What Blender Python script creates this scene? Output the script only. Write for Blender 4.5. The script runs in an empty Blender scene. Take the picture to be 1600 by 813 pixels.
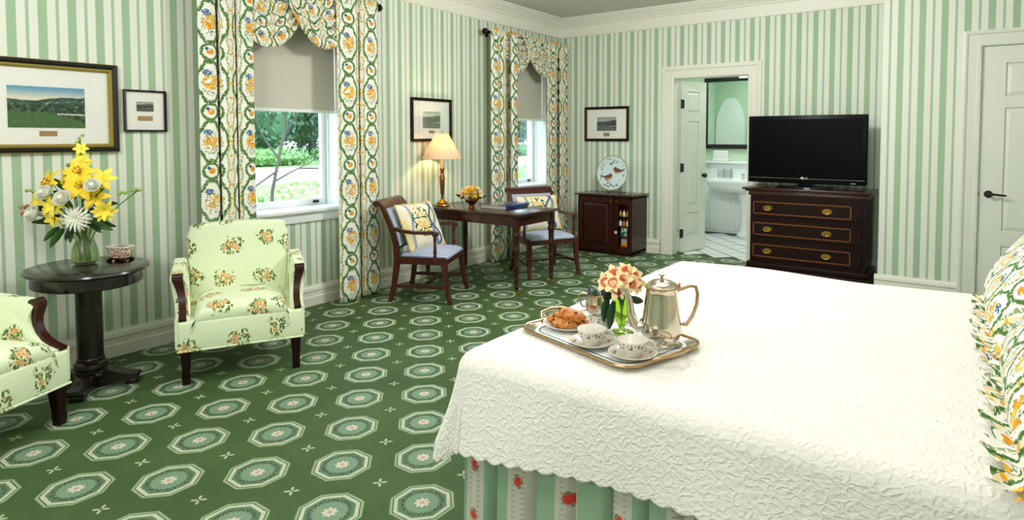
import bpy, bmesh, math, random
from mathutils import Vector, Matrix
from math import sin, cos, pi, sqrt, atan2, radians, hypot

random.seed(7)
S = bpy.context.scene
COL = S.collection

# ------------------------------------------------------------------ camera
cam_d = bpy.data.cameras.new('camera')
cam = bpy.data.objects.new('camera', cam_d)
COL.objects.link(cam)
S.camera = cam
cam_d.sensor_fit = 'HORIZONTAL'
cam_d.sensor_width = 36.0
cam_d.lens = 962.02 * 36 / 1600
cam_d.shift_x = (800 - 843.0) / 1600
cam_d.shift_y = (256.78 - 406.5) / 1600
cam_d.clip_start = 0.05
cam_d.clip_end = 300
cam.location = (4.3707, -6.7376, 1.3743)
cam.rotation_euler = (pi / 2 - 0.0441407, 0, 0.607995)

# ------------------------------------------------------------------ world, sun, large lights, exposure
W = bpy.data.worlds.new('world')
S.world = W
W.use_nodes = True
bgn = W.node_tree.nodes['Background']
bgn.inputs[0].default_value = (0.72, 0.86, 1.0, 1)
bgn.inputs[1].default_value = 8.5
S.view_settings.view_transform = 'Standard'
S.view_settings.look = 'None'
S.view_settings.gamma = 1
S.view_settings.use_curve_mapping = False
S.view_settings.exposure = 0.07


def light(name, kind, loc, target, energy, color=(1, 1, 1), size=1.0, size_y=None, spread=None):
    d = bpy.data.lights.new(name, kind)
    d.energy = energy
    d.color = color
    if kind == 'AREA':
        d.shape = 'RECTANGLE'
        d.size = size
        d.size_y = size_y or size
        if spread:
            d.spread = spread
    elif kind == 'POINT':
        d.shadow_soft_size = size
    o = bpy.data.objects.new(name, d)
    COL.objects.link(o)
    o.location = loc
    if target is not None:
        o.rotation_euler = (Vector(target) - Vector(loc)).to_track_quat('-Z', 'Y').to_euler()
    return o


sun = light('sun', 'SUN', (10, 0, 20), (-4, 6, 0), 4.0, (1, .95, .86))
sun.data.angle = radians(1.5)
# unseen fill lamps added to brighten room and bathroom, without fixtures
light('rear_fill_light', 'AREA', (3.0, -8.35, 1.9), (2.0, -3.0, 1.7), 42, (1, .965, 1), 3.0, 1.6)  # added soft fill behind the camera, no window is built here
light('overhead_fill_bed', 'AREA', (3.6, -4.9, 2.86), (3.6, -4.9, 0), 22, (1, .965, 1), 2.2, 2.2)  # added overhead fill that brightens the bed, no fixture
light('fill_light_sitting', 'POINT', (1.9, -6.4, 2.35), None, 58, (1, .965, 1), .25)  # added fill globe for ceiling and near walls, no pendant hangs here
light('fill_light_desk', 'POINT', (2.7, -2.7, 2.66), None, 122, (1, .965, 1), .18)  # added fill globe for the far half of the room, no pendant
light('bathroom_fill_light', 'AREA', (2.0, 1.05, 2.6), (2.0, 1.05, 0), 27, (.96, 1, 1), 0.9, 0.9)  # unseen panel added under the ceiling to brighten the bathroom

# ------------------------------------------------------------------ node expression helper


def srgb(r, g, b):
    def f(c):
        c /= 255.0
        return c / 12.92 if c <= .04045 else ((c + .055) / 1.055) ** 2.4
    return (f(r), f(g), f(b), 1)


class X:
    """a float socket (or constant) with arithmetic"""
    nt = None

    def __init__(s, v):
        s.v = v

    @staticmethod
    def op(o, *a):
        n = X.nt.nodes.new('ShaderNodeMath')
        n.operation = o
        for i, k in enumerate(a):
            k = k.v if isinstance(k, X) else k
            if isinstance(k, (int, float)):
                n.inputs[i].default_value = k
            else:
                X.nt.links.new(k, n.inputs[i])
        return X(n.outputs[0])

    def __add__(s, o): return X.op('ADD', s, o)
    def __radd__(s, o): return X.op('ADD', o, s)
    def __sub__(s, o): return X.op('SUBTRACT', s, o)
    def __rsub__(s, o): return X.op('SUBTRACT', o, s)
    def __mul__(s, o): return X.op('MULTIPLY', s, o)
    def __rmul__(s, o): return X.op('MULTIPLY', o, s)
    def __truediv__(s, o): return X.op('DIVIDE', s, o)
    def __rtruediv__(s, o): return X.op('DIVIDE', o, s)


def xsin(a): return X.op('SINE', a)
def xcos(a): return X.op('COSINE', a)
def xabs(a): return X.op('ABSOLUTE', a)
def xfr(a): return X.op('FRACT', a)
def xmin(a, b): return X.op('MINIMUM', a, b)
def xmax(a, b): return X.op('MAXIMUM', a, b)
def xlt(a, b): return X.op('LESS_THAN', a, b)
def xgt(a, b): return X.op('GREATER_THAN', a, b)
def xsq(a): return X.op('SQRT', a)
def xat(a, b): return X.op('ARCTAN2', a, b)
def xlen(a, b): return xsq(a * a + b * b)
def xcell(a): return xfr(a + .5) - .5


def xstep(x, lo, hi):
    """smooth 0..1 between lo and hi"""
    n = X.nt.nodes.new('ShaderNodeMapRange')
    n.interpolation_type = 'SMOOTHSTEP'
    X.nt.links.new(x.v, n.inputs[0])
    n.inputs[1].default_value = lo
    n.inputs[2].default_value = hi
    n.inputs[3].default_value = 0
    n.inputs[4].default_value = 1
    return X(n.outputs[0])


def band(x, lo, hi, s):
    """1 where lo < x < hi, with soft edges"""
    return xstep(x, lo - s, lo + s) * (1 - xstep(x, hi - s, hi + s))


def vec(x, y, z=0.0):
    n = X.nt.nodes.new('ShaderNodeCombineXYZ')
    for i, k in enumerate((x, y, z)):
        k = k.v if isinstance(k, X) else k
        if isinstance(k, (int, float)):
            n.inputs[i].default_value = k
        else:
            X.nt.links.new(k, n.inputs[i])
    return n.outputs[0]


def sep(sock):
    n = X.nt.nodes.new('ShaderNodeSeparateXYZ')
    X.nt.links.new(sock, n.inputs[0])
    return [X(o) for o in n.outputs]


def noise(v, scale, detail=2.0, rough=.5):
    n = X.nt.nodes.new('ShaderNodeTexNoise')
    X.nt.links.new(v, n.inputs['Vector'])
    n.inputs['Scale'].default_value = scale
    n.inputs['Detail'].default_value = detail
    n.inputs['Roughness'].default_value = rough
    return X(n.outputs[0])


def voro(v, scale, rand=1.0, feature='F1', dims='2D'):
    n = X.nt.nodes.new('ShaderNodeTexVoronoi')
    n.voronoi_dimensions = dims
    n.feature = feature
    X.nt.links.new(v, n.inputs['Vector'])
    n.inputs['Scale'].default_value = scale
    n.inputs['Randomness'].default_value = rand
    if feature == 'DISTANCE_TO_EDGE':
        return X(n.outputs[0]), None
    r = sep(n.outputs['Color'])
    return X(n.outputs['Distance']), r


def mixc(fac, a, b):
    n = X.nt.nodes.new('ShaderNodeMix')
    n.data_type = 'RGBA'
    fac = fac.v if isinstance(fac, X) else fac
    if isinstance(fac, (int, float)):
        n.inputs[0].default_value = fac
    else:
        X.nt.links.new(fac, n.inputs[0])
    for i, k in ((6, a), (7, b)):
        if isinstance(k, tuple):
            n.inputs[i].default_value = k
        else:
            X.nt.links.new(k, n.inputs[i])
    return n.outputs[2]


def coords(kind='Object'):
    n = X.nt.nodes.new('ShaderNodeTexCoord')
    return n.outputs[kind]


MATS = {}


def mat(name, color=(.8, .8, .8, 1), rough=.5, metal=0.0, spec=.5, coat=0.0, trans=0.0, ior=1.45,
        emit=None, fn=None, bump=None, bump_d=.002, sheen=0.0, subs=0.0, alpha=1.0):
    """principled material; fn() -> colour socket, bump() -> height X"""
    m = bpy.data.materials.new(name)
    m.use_nodes = True
    nt = m.node_tree
    X.nt = nt
    b = nt.nodes['Principled BSDF']
    b.inputs['Base Color'].default_value = color
    b.inputs['Roughness'].default_value = rough
    b.inputs['Metallic'].default_value = metal
    b.inputs['Specular IOR Level'].default_value = spec
    b.inputs['Coat Weight'].default_value = coat
    b.inputs['Coat Roughness'].default_value = .12
    b.inputs['Transmission Weight'].default_value = trans
    b.inputs['IOR'].default_value = ior
    b.inputs['Sheen Weight'].default_value = sheen
    if emit:
        b.inputs['Emission Color'].default_value = emit[0]
        b.inputs['Emission Strength'].default_value = emit[1]
    if fn:
        nt.links.new(fn(), b.inputs['Base Color'])
    if bump:
        bn = nt.nodes.new('ShaderNodeBump')
        bn.inputs['Distance'].default_value = bump_d
        bn.inputs['Strength'].default_value = 1.0
        h = bump()
        nt.links.new(h.v, bn.inputs['Height'])
        nt.links.new(bn.outputs[0], b.inputs['Normal'])
    MATS[name] = m
    return m


def pane_mat(name, tint=(1, 1, 1, 1), gloss=.8):
    """thin glass sheet: fresnel reflection over straight transmission"""
    m = bpy.data.materials.new(name)
    m.use_nodes = True
    nt = m.node_tree
    nt.nodes.remove(nt.nodes['Principled BSDF'])
    t = nt.nodes.new('ShaderNodeBsdfTransparent')
    t.inputs[0].default_value = tint
    g = nt.nodes.new('ShaderNodeBsdfGlossy')
    g.inputs['Roughness'].default_value = .02
    f = nt.nodes.new('ShaderNodeFresnel')
    f.inputs[0].default_value = 1.45
    X.nt = nt
    k = X(f.outputs[0]) * gloss
    mx = nt.nodes.new('ShaderNodeMixShader')
    nt.links.new(k.v, mx.inputs[0])
    nt.links.new(t.outputs[0], mx.inputs[1])
    nt.links.new(g.outputs[0], mx.inputs[2])
    nt.links.new(mx.outputs[0], nt.nodes['Material Output'].inputs[0])
    MATS[name] = m
    return m


# ------------------------------------------------------------------ mesh helper
class MB:
    def __init__(s):
        s.v = []
        s.f = []
        s.uv = None

    def add(s, vs, fs):
        o = len(s.v)
        s.v += [tuple(p) for p in vs]
        s.f += [tuple(i + o for i in f) for f in fs]
        return s

    def box(s, x0, x1, y0, y1, z0, z1, r=0.0, seg=2):
        if r <= 0:
            v = [(x, y, z) for x in (x0, x1) for y in (y0, y1) for z in (z0, z1)]
            return s.add(v, [(0, 1, 3, 2), (4, 6, 7, 5), (0, 4, 5, 1), (2, 3, 7, 6), (0, 2, 6, 4), (1, 5, 7, 3)])
        bm = bmesh.new()
        bmesh.ops.create_cube(bm, size=1)
        for q in bm.verts:
            q.co = Vector(((x0 + x1) / 2 + q.co.x * (x1 - x0), (y0 + y1) / 2 + q.co.y * (y1 - y0), (z0 + z1) / 2 + q.co.z * (z1 - z0)))
        r = min(r, .49 * min(x1 - x0, y1 - y0, z1 - z0))
        bmesh.ops.bevel(bm, geom=list(bm.edges), offset=r, segments=seg, profile=.5, affect='EDGES')
        bm.verts.index_update()
        s.add([q.co for q in bm.verts], [[q.index for q in f.verts] for f in bm.faces])
        bm.free()
        return s

    def lathe(s, prof, seg=24, c=(0, 0, 0), sx=1.0, sy=1.0, rot=None):
        vs, fs = [], []
        n = len(prof)
        for k in range(seg):
            a = 2 * pi * k / seg
            for r, z in prof:
                p = Vector((r * cos(a) * sx, r * sin(a) * sy, z))
                if rot is not None:
                    p = rot @ p
                vs.append(p + Vector(c))
        for k in range(seg):
            k2 = (k + 1) % seg
            for i in range(n - 1):
                fs.append((k * n + i, k2 * n + i, k2 * n + i + 1, k * n + i + 1))
        if prof[0][0] > 1e-6:
            fs.append(tuple(k * n for k in range(seg))[::-1])
        if prof[-1][0] > 1e-6:
            fs.append(tuple(k * n + n - 1 for k in range(seg)))
        return s.add(vs, fs)

    def tube(s, pts, r, seg=8, cap=True, flat=1.0):
        pts = [Vector(p) for p in pts]
        n = len(pts)
        rs = r if isinstance(r, (list, tuple)) else [r] * n
        vs, fs = [], []
        t0 = (pts[1] - pts[0]).normalized()
        up = Vector((0, 0, 1)) if abs(t0.z) < .9 else Vector((1, 0, 0))
        u = t0.cross(up).normalized()
        for i, p in enumerate(pts):
            t = (pts[min(i + 1, n - 1)] - pts[max(i - 1, 0)]).normalized()
            u = (u - t * u.dot(t)).normalized()
            w = t.cross(u)
            for k in range(seg):
                a = 2 * pi * k / seg
                vs.append(p + (u * cos(a) + w * sin(a) * flat) * rs[i])
        for i in range(n - 1):
            for k in range(seg):
                k2 = (k + 1) % seg
                fs.append((i * seg + k, i * seg + k2, (i + 1) * seg + k2, (i + 1) * seg + k))
        if cap:
            fs.append(tuple(range(seg))[::-1])
            fs.append(tuple((n - 1) * seg + k for k in range(seg)))
        return s.add(vs, fs)

    def bar(s, p, q, w, d, up=(0, 0, 1), w2=None, d2=None):
        """square bar from p to q"""
        p, q = Vector(p), Vector(q)
        t = (q - p).normalized()
        u = Vector(up)
        a = t.cross(u)
        if a.length < 1e-4:
            a = t.cross(Vector((1, 0, 0)))
        a.normalize()
        b = a.cross(t)
        w2 = w if w2 is None else w2
        d2 = d if d2 is None else d2
        vs = []
        for c, ww, dd in ((p, w, d), (q, w2, d2)):
            for i, j in ((-1, -1), (1, -1), (1, 1), (-1, 1)):
                vs.append(c + a * (i * ww / 2) + b * (j * dd / 2))
        return s.add(vs, [(3, 2, 1, 0), (4, 5, 6, 7), (0, 1, 5, 4), (1, 2, 6, 5), (2, 3, 7, 6), (3, 0, 4, 7)])

    def sweep(s, pts, ws, ds, side=(1, 0, 0)):
        """rectangular section swept along pts; ws across `side`, ds in the plane of the curve"""
        pts = [Vector(p) for p in pts]
        n = len(pts)
        sd = Vector(side).normalized()
        vs, fs = [], []
        for i, p in enumerate(pts):
            t = (pts[min(i + 1, n - 1)] - pts[max(i - 1, 0)]).normalized()
            b = t.cross(sd).normalized()
            w = ws[i] if isinstance(ws, (list, tuple)) else ws
            d = ds[i] if isinstance(ds, (list, tuple)) else ds
            for a, c in ((-1, -1), (1, -1), (1, 1), (-1, 1)):
                vs.append(p + sd * (a * w / 2) + b * (c * d / 2))
        for i in range(n - 1):
            for k in range(4):
                k2 = (k + 1) % 4
                fs.append((i * 4 + k, i * 4 + k2, i * 4 + 4 + k2, i * 4 + 4 + k))
        fs.append((3, 2, 1, 0))
        fs.append(tuple((n - 1) * 4 + k for k in range(4)))
        return s.add(vs, fs)

    def prism(s, poly, h0, h1, axis='z', at=lambda a, b, h: (a, b, h)):
        """extrude a 2-d polygon between h0 and h1; at() places a point"""
        n = len(poly)
        vs = [at(a, b, h0) for a, b in poly] + [at(a, b, h1) for a, b in poly]
        fs = [tuple(range(n))[::-1], tuple(range(n, 2 * n))]
        for i in range(n):
            j = (i + 1) % n
            fs.append((i, j, n + j, n + i))
        return s.add(vs, fs)

    def grid(s, fn, nu, nv, closed_u=False, uv=None):
        o = len(s.v)
        if uv is not None and s.uv is None:
            s.uv = {}
        for i in range(nu + 1):
            for j in range(nv + 1):
                u, v = i / nu, j / nv
                s.v.append(tuple(fn(u, v)))
                if uv is not None:
                    s.uv[len(s.v) - 1] = uv(u, v)
        m = nv + 1
        for i in range(nu):
            for j in range(nv):
                s.f.append((o + i * m + j, o + (i + 1) * m + j, o + (i + 1) * m + j + 1, o + i * m + j + 1))
        return s

    def xform(s, M):
        s.v = [tuple(M @ Vector(p)) for p in s.v]
        return s

    def mesh(s, name, material=None, smooth=True, angle=40, fix=True):
        me = bpy.data.meshes.new(name)
        me.from_pydata(s.v, [], s.f)
        if fix:
            bm = bmesh.new()
            bm.from_mesh(me)
            bmesh.ops.recalc_face_normals(bm, faces=bm.faces)
            bm.to_mesh(me)
            bm.free()
        uvl = me.uv_layers.new(name='UVMap')
        vs = me.vertices
        for p in me.polygons:
            if s.uv is None:
                n = p.normal
                ax = max(range(3), key=lambda i: abs(n[i]))
            for li in p.loop_indices:
                vi = me.loops[li].vertex_index
                if s.uv is not None:
                    uvl.data[li].uv = s.uv.get(vi, (0, 0))
                else:
                    c = vs[vi].co
                    uvl.data[li].uv = (c.y, c.z) if ax == 0 else ((c.x, c.z) if ax == 1 else (c.x, c.y))
        if smooth:
            me.shade_smooth()
            me.set_sharp_from_angle(angle=radians(angle))
        if material is not None:
            me.materials.append(MATS[material] if isinstance(material, str) else material)
        return me

    def build(s, name, material, parent=None, loc=(0, 0, 0), rotz=0.0, smooth=True, angle=40, fix=True):
        me = s.mesh(name, material, smooth, angle, fix)
        o = bpy.data.objects.new(name, me)
        COL.objects.link(o)
        o.location = loc
        o.rotation_euler = (0, 0, rotz)
        if parent is not None:
            o.parent = parent
        return o


def tag(o, label, cat, group=None):
    o['label'] = label
    o['category'] = cat
    if group:
        o['group'] = group
    return o


def thing(name, label, cat, loc=(0, 0, 0), rotz=0.0, group=None):
    o = bpy.data.objects.new(name, None)
    COL.objects.link(o)
    o.empty_display_size = .05
    o.location = loc
    o.rotation_euler = (0, 0, rotz)
    return tag(o, label, cat, group)


def struct(o, label=None):
    o['kind'] = 'structure'
    if label:
        o['label'] = label
    return o


def sthing(name, loc=(0, 0, 0), rotz=0.0, label=None):
    o = bpy.data.objects.new(name, None)
    COL.objects.link(o)
    o.location = loc
    o.rotation_euler = (0, 0, rotz)
    return struct(o, label)


def inst(me, name, parent, M=None):
    """another object on shared mesh data"""
    o = bpy.data.objects.new(name, me)
    COL.objects.link(o)
    o.parent = parent
    if M is not None:
        o.matrix_local = M
    return o


def copy_tree(o, parent=None):
    c = o.copy()
    COL.objects.link(c)
    c.parent = parent
    for ch in list(o.children):
        copy_tree(ch, c)
    return c


def face_rot(dx, dy):
    """z rotation that turns local +Y to the direction (dx, dy)"""
    return atan2(-dx, dy)
# ------------------------------------------------------------------ materials
GREEN = srgb(146, 182, 144)
PAPERW = srgb(226, 228, 212)


def wallpaper(axis, period, phase):
    def fn():
        p = sep(coords('Object'))
        t = xcell((p[axis] - phase) / period)
        a = xabs(t)
        wide = 1 - xstep(a, .145, .165)
        thin = xstep(a, .435, .45)
        n = noise(vec(p[0] * 14, p[1] * 14, p[2] * 3), 6, 3)
        g = mixc(n, srgb(157, 185, 150), srgb(169, 195, 162))
        g2 = mixc(n, srgb(164, 189, 158), srgb(174, 197, 168))
        # a woven tone inside the pale stripe
        w = mixc(xstep(xabs(xcell(t * 22)), .1, .4), srgb(224, 228, 212), srgb(232, 235, 222))
        return mixc(thin, mixc(wide, w, g), g2)
    return fn


mat('wallpaper_left', rough=.75, spec=.25, fn=wallpaper(1, .1422, -2.882))
mat('wallpaper_back', rough=.75, spec=.25, fn=wallpaper(0, .1574, .561))
mat('wallpaper_right', rough=.75, spec=.25, fn=wallpaper(0, .157, 3.874))
mat('wallpaper_return', rough=.75, spec=.25, fn=wallpaper(1, .157, -.2))
mat('trim_paint', srgb(232, 232, 216), rough=.42)
mat('door_paint', srgb(224, 227, 214), rough=.4)
mat('window_paint', srgb(238, 240, 240), rough=.4)
mat('ceiling_paint', srgb(218, 218, 210), rough=.9, spec=.1)
mat('bath_paint', srgb(188, 212, 184), rough=.7)
mat('bath_paint_white', srgb(236, 240, 236), rough=.6)


def tile_wall():
    p = sep(coords('Object'))
    gx = xabs(xcell(p[0] / .075))
    gz = xabs(xcell(p[2] / .075))
    m = xmax(xstep(gx, .47, .485), xstep(gz, .47, .485))
    return mixc(m, srgb(236, 240, 238), srgb(206, 214, 210))


mat('wall_tile', rough=.15, fn=tile_wall)
mat('floor_tile', srgb(226, 230, 226), rough=.18)
mat('grout', srgb(58, 70, 66), rough=.8)
mat('shade_cloth', srgb(206, 202, 186), rough=.9, spec=.1)
mat('shade_bar', srgb(238, 238, 232), rough=.5)
mat('brass', srgb(196, 150, 70), rough=.24, metal=1)
mat('brass_dark', srgb(146, 106, 56), rough=.32, metal=1)
mat('silver', srgb(214, 203, 186), rough=.16, metal=1)
mat('silver_worn', srgb(190, 160, 124), rough=.28, metal=1)
mat('copper_lustre', srgb(150, 92, 60), rough=.2, metal=1)
mat('bronze_black', srgb(24, 20, 18), rough=.35, metal=.6)
mat('black_gloss', srgb(6, 6, 7), rough=.28, spec=.16)
mat('black_screen', srgb(5, 5, 6), rough=.3, spec=.08)
mat('black_frame', srgb(22, 20, 20), rough=.4)
mat('iron_black', srgb(14, 13, 13), rough=.5)
mat('print_white', srgb(242, 242, 232), rough=.8)
mat('gold_paint', srgb(170, 150, 70), rough=.4, metal=.5)
mat('plate_tag', srgb(176, 140, 92), rough=.4, metal=.4)
mat('logo_white', srgb(220, 220, 224), rough=.4)
mat('red_tab', srgb(150, 30, 40), rough=.4)
mat('porcelain', srgb(224, 219, 204), rough=.16, coat=.3)
mat('ceramic', srgb(240, 244, 242), rough=.12, coat=.4)
mat('chrome', srgb(210, 214, 216), rough=.1, metal=1)
mat('mirror_glass', srgb(236, 244, 240), rough=.02, metal=1)
mat('towel', srgb(240, 240, 236), rough=.95, spec=.1, sheen=.3)
mat('linen_white', srgb(240, 242, 238), rough=.85)
mat('candle_white', srgb(238, 226, 196), rough=.5)
mat('crystal', srgb(235, 242, 242), rough=.04, trans=.9, ior=1.5)
mat('glass_vase', srgb(226, 238, 206), rough=.03, trans=.95, ior=1.35)
mat('glass_green', srgb(206, 240, 120), rough=.03, trans=.92, ior=1.4)
mat('acrylic', srgb(240, 244, 244), rough=.05, trans=.9, ior=1.4)
mat('water', srgb(214, 228, 190), rough=.02, trans=.95, ior=1.33)
pane_mat('window_glass', (.94, .985, 1, 1), .6)
pane_mat('picture_glass', (1, 1, 1, 1), .35)


def wood(c0, c1, sx, sy, sz, scale=9):
    def fn():
        p = sep(coords('Object'))
        n = noise(vec(p[0] * sx, p[1] * sy, p[2] * sz), scale, 4, .6)
        return mixc(xstep(n, .3, .7), c0, c1)
    return fn


mat('mahogany', rough=.25, coat=.35, fn=wood(srgb(40, 14, 9), srgb(68, 25, 15), 1, 9, 9))
mat('mahogany_up', rough=.32, coat=.15, spec=.4, fn=wood(srgb(36, 12, 8), srgb(64, 23, 14), 9, 9, 1))
mat('mahogany_red', rough=.3, coat=.2, fn=wood(srgb(52, 19, 12), srgb(84, 33, 20), 9, 9, 1))
mat('dark_wood', rough=.38, coat=.04, spec=.22, fn=wood(srgb(20, 5, 4), srgb(36, 11, 7), 1, 9, 9))
mat('ebony_wood', rough=.22, coat=.35, fn=wood(srgb(17, 10, 9), srgb(30, 17, 14), 2, 2, 9))
mat('cabinet_inside', srgb(16, 8, 7), rough=.7)
mat('inlay', rough=.35, fn=wood(srgb(110, 58, 22), srgb(146, 84, 36), 30, 30, 30))


# ---- carpet: octagon medallions on a lattice turned 45 degrees to the walls
def carpet():
    p = sep(coords('Object'))
    s = 1 / 3.0
    k = .70710678 / s
    dx, dy = p[0] - 2.719, p[1] + 5.137
    wob = noise(vec(p[0], p[1]), 70, 2) - .5
    i = (dx + dy) * k + wob * .012
    j = (dy - dx) * k + wob * .012
    a, b = xcell(i), xcell(j)
    aa, ab = xabs(a), xabs(b)
    oc = xmax(xmax(aa, ab), (aa + ab) * .7071)
    r = xlen(a, b)
    th = xat(b, a)
    pile = noise(vec(p[0], p[1]), 240, 2)
    big = noise(vec(p[0], p[1]), 2.2, 3)
    base = mixc(xstep(big, .3, .7), srgb(66, 95, 46), srgb(82, 112, 58))
    base = mixc(pile * .55, base, srgb(48, 73, 34))
    lightg = srgb(128, 160, 128)
    cream = srgb(206, 214, 186)
    dark = srgb(38, 50, 40)
    e = .006
    col = base
    col = mixc(1 - xstep(oc, .352, .360), col, srgb(138, 168, 118))
    col = mixc(band(oc, .315, .326, e), col, dark)
    col = mixc(band(oc, .270, .312, e), col, cream)
    col = mixc(band(oc, .330, .344, e), col, srgb(176, 192, 158))
    col = mixc(1 - xstep(oc, .262, .272), col, srgb(96, 130, 92))
    # leafy wreath ring
    wav = xsin(th * 22) * .012
    rr = r + wav
    col = mixc(1 - xstep(r, .205, .215), col, lightg)
    lf, _ = voro(vec(i * 30, j * 30), 1.0)
    col = mixc(band(rr, .196, .212, .004) * .9, col, dark)
    col = mixc(band(r, .212, .245, .006) * xlt(lf, .33), col, dark)
    # daisy
    pet = .078 + xcos(th * 8) * .014
    col = mixc(1 - xstep(r - pet, -.006, .006), col, srgb(226, 214, 196))
    col = mixc(1 - xstep(r, .022, .032), col, srgb(196, 180, 130))
    # small crosses between the medallions
    c, d = xabs(xcell(i + .5)), xabs(xcell(j + .5))
    lo, hi = xmin(c, d), xmax(c, d)
    cr = (1 - xstep(lo - .006 - .16 * hi * (1 - xstep(hi, .055, .085)), .0, .006)) * band(hi, .014, .088, .004)
    col = mixc(cr, col, srgb(196, 206, 166))
    return mixc(pile * .18, col, srgb(60, 84, 52))


def carpet_bump():
    p = sep(coords('Object'))
    return noise(vec(p[0], p[1]), 380, 2)


mat('carpet', rough=.55, spec=.45, fn=carpet, bump=carpet_bump, bump_d=.004)


# ---- trellis chintz for curtains and pillow shams
def chintz(a, b, rot=0.0, white=srgb(246, 244, 232), dense=1.0):
    def fn():
        q = sep(coords('UV'))
        u, v = q[0], q[1]
        if rot:
            cu, su = cos(rot), sin(rot)
            u, v = u * cu + v * su, v * cu - u * su
        uv = vec(u, v)
        U, V = u / a, v / b
        pu, pv = xcell(U) * a, xcell(V) * b          # centred on the large medallion
        sv = xcell(V + .5) * b                        # centred on the small oval above it
        eu = xcell(U + .5) * a                        # centred between the columns
        lf, lc = voro(uv, 118)
        big, bc = voro(uv, 58)
        leaf = xlt(lf, .62)
        gr = mixc(lc[0], srgb(56, 104, 44), srgb(122, 160, 88))
        col = white
        # ribbon lattice between the columns
        rib = 1 - xstep(xabs(eu), .035 * a, .05 * a)
        col = mixc(rib * .5, col, srgb(240, 208, 120))
        # wavy leaf stripe beside the ribbon
        ws = xabs(xabs(eu) - .10 * a - xsin(V * 6 * pi) * .025 * a)
        col = mixc((1 - xstep(ws, .03 * a, .05 * a)) * xlt(lf, .5) * .8, col, gr)
        # lobed vine round the large medallion
        x1, y1 = pu / (.40 * a), pv / (.335 * b)
        r1 = xlen(x1, y1)
        th = xat(y1, x1)
        wn = noise(uv, 45, 2) - .5
        w1 = xabs(r1 - 1 + wn * .22 - xcos(th * 4) * .045 + xcos(th * 8) * .03)
        col = mixc((1 - xstep(w1, .10, .14)) * leaf, col, gr)
        col = mixc((1 - xstep(w1, .025, .045)), col, srgb(70, 110, 54))
        # small oval
        r2 = xlen(pu / (.26 * a), sv / (.13 * b))
        w2 = xabs(r2 - 1 + wn * .25)
        col = mixc((1 - xstep(w2, .17, .23)) * leaf, col, gr)
        col = mixc((1 - xstep(w2, .05, .09)), col, srgb(76, 116, 58))
        # rose spray
        rl = xlen(pu / (.30 * a), (pv + .03 * b) / (.23 * b))
        col = mixc((1 - xstep(rl, .8, 1.0)) * xlt(lf, .48) * xgt(lc[1], .58), col, gr)
        rr = xlen(pu / (.25 * a), pv / (.145 * b))
        org = mixc(bc[0], srgb(228, 142, 24), srgb(246, 202, 80))
        col = mixc((1 - xstep(rr, .85, 1.0)) * xlt(big, .62) * xgt(bc[1], .22), col, org)
        rb = xlen((pu + .10 * a) / (.15 * a), (pv - .15 * b) / (.06 * b))
        col = mixc((1 - xstep(rb, .85, 1.0)) * xlt(lf, .56), col, srgb(44, 100, 150))
        # rosette in the oval
        r3 = xlen(pu / (.12 * a), sv / (.055 * b))
        col = mixc((1 - xstep(r3, .85, 1.0)) * xlt(big, .66), col, srgb(232, 152, 36))
        r4 = xlen((pu + .1 * a) / (.06 * a), (sv - .05 * b) / (.03 * b))
        col = mixc(1 - xstep(r4, .8, 1.0), col, srgb(40, 98, 140))
        # gold knots on the ribbon
        r5 = xlen(eu / (.07 * a), xcell(V * 4) * b / 4 / (.022 * b))
        col = mixc(1 - xstep(r5, .85, 1.0), col, srgb(238, 176, 50))
        return col
    return fn


def cloth_bump(sc=600):
    def fn():
        q = sep(coords('UV'))
        return noise(vec(q[0], q[1]), sc, 1)
    return fn


mat('chintz', rough=.85, spec=.2, fn=chintz(.20, .40))
mat('chintz_sham', rough=.85, spec=.2, fn=chintz(.15, .27, .5))
mat('curtain_lining', srgb(214, 200, 160), rough=.9)


# ---- pale lime fabric with scattered bouquets
def bouquets():
    q = sep(coords('UV'))
    uv = vec(q[0], q[1])
    d, dc = voro(vec(q[0] * 1.0 + (noise(uv, 9, 1) - .5) * .10, q[1] * 1.1 + (noise(vec(q[1] + 3, q[0]), 9, 1) - .5) * .10), 4.7, .5)
    n = noise(uv, 30, 2)
    lf, lc = voro(vec(q[0] * 1.0, q[1] * .72), 88)
    bl, bc = voro(uv, 52)
    col = mixc(noise(uv, 3, 2), srgb(226, 239, 198), srgb(235, 245, 210))
    dd = d + (n - .5) * .22
    leaf = (1 - xstep(dd, .25, .32)) * xlt(lf, .52) * xgt(lc[1], .25)
    col = mixc(leaf, col, mixc(lc[0], srgb(62, 92, 34), srgb(128, 150, 74)))
    fl = (1 - xstep(dd, .17, .22)) * xlt(bl, .55) * xgt(bc[1], .35)
    pe = mixc(bc[0], srgb(226, 172, 104), srgb(242, 212, 160))
    col = mixc(fl, col, pe)
    col = mixc((1 - xstep(dd, .17, .22)) * xlt(bl, .17) * xgt(bc[1], .35), col, srgb(196, 132, 60))
    return col


mat('lime_floral', rough=.85, spec=.2, fn=bouquets, sheen=.1)


def gingham():
    q = sep(coords('UV'))
    a = xlt(xabs(xcell(q[0] / .014)), .25)
    b = xlt(xabs(xcell(q[1] / .014)), .25)
    return mixc((a + b) * .5, srgb(226, 232, 238), srgb(92, 128, 182))


mat('blue_gingham', rough=.9, spec=.1, fn=gingham)


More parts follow.
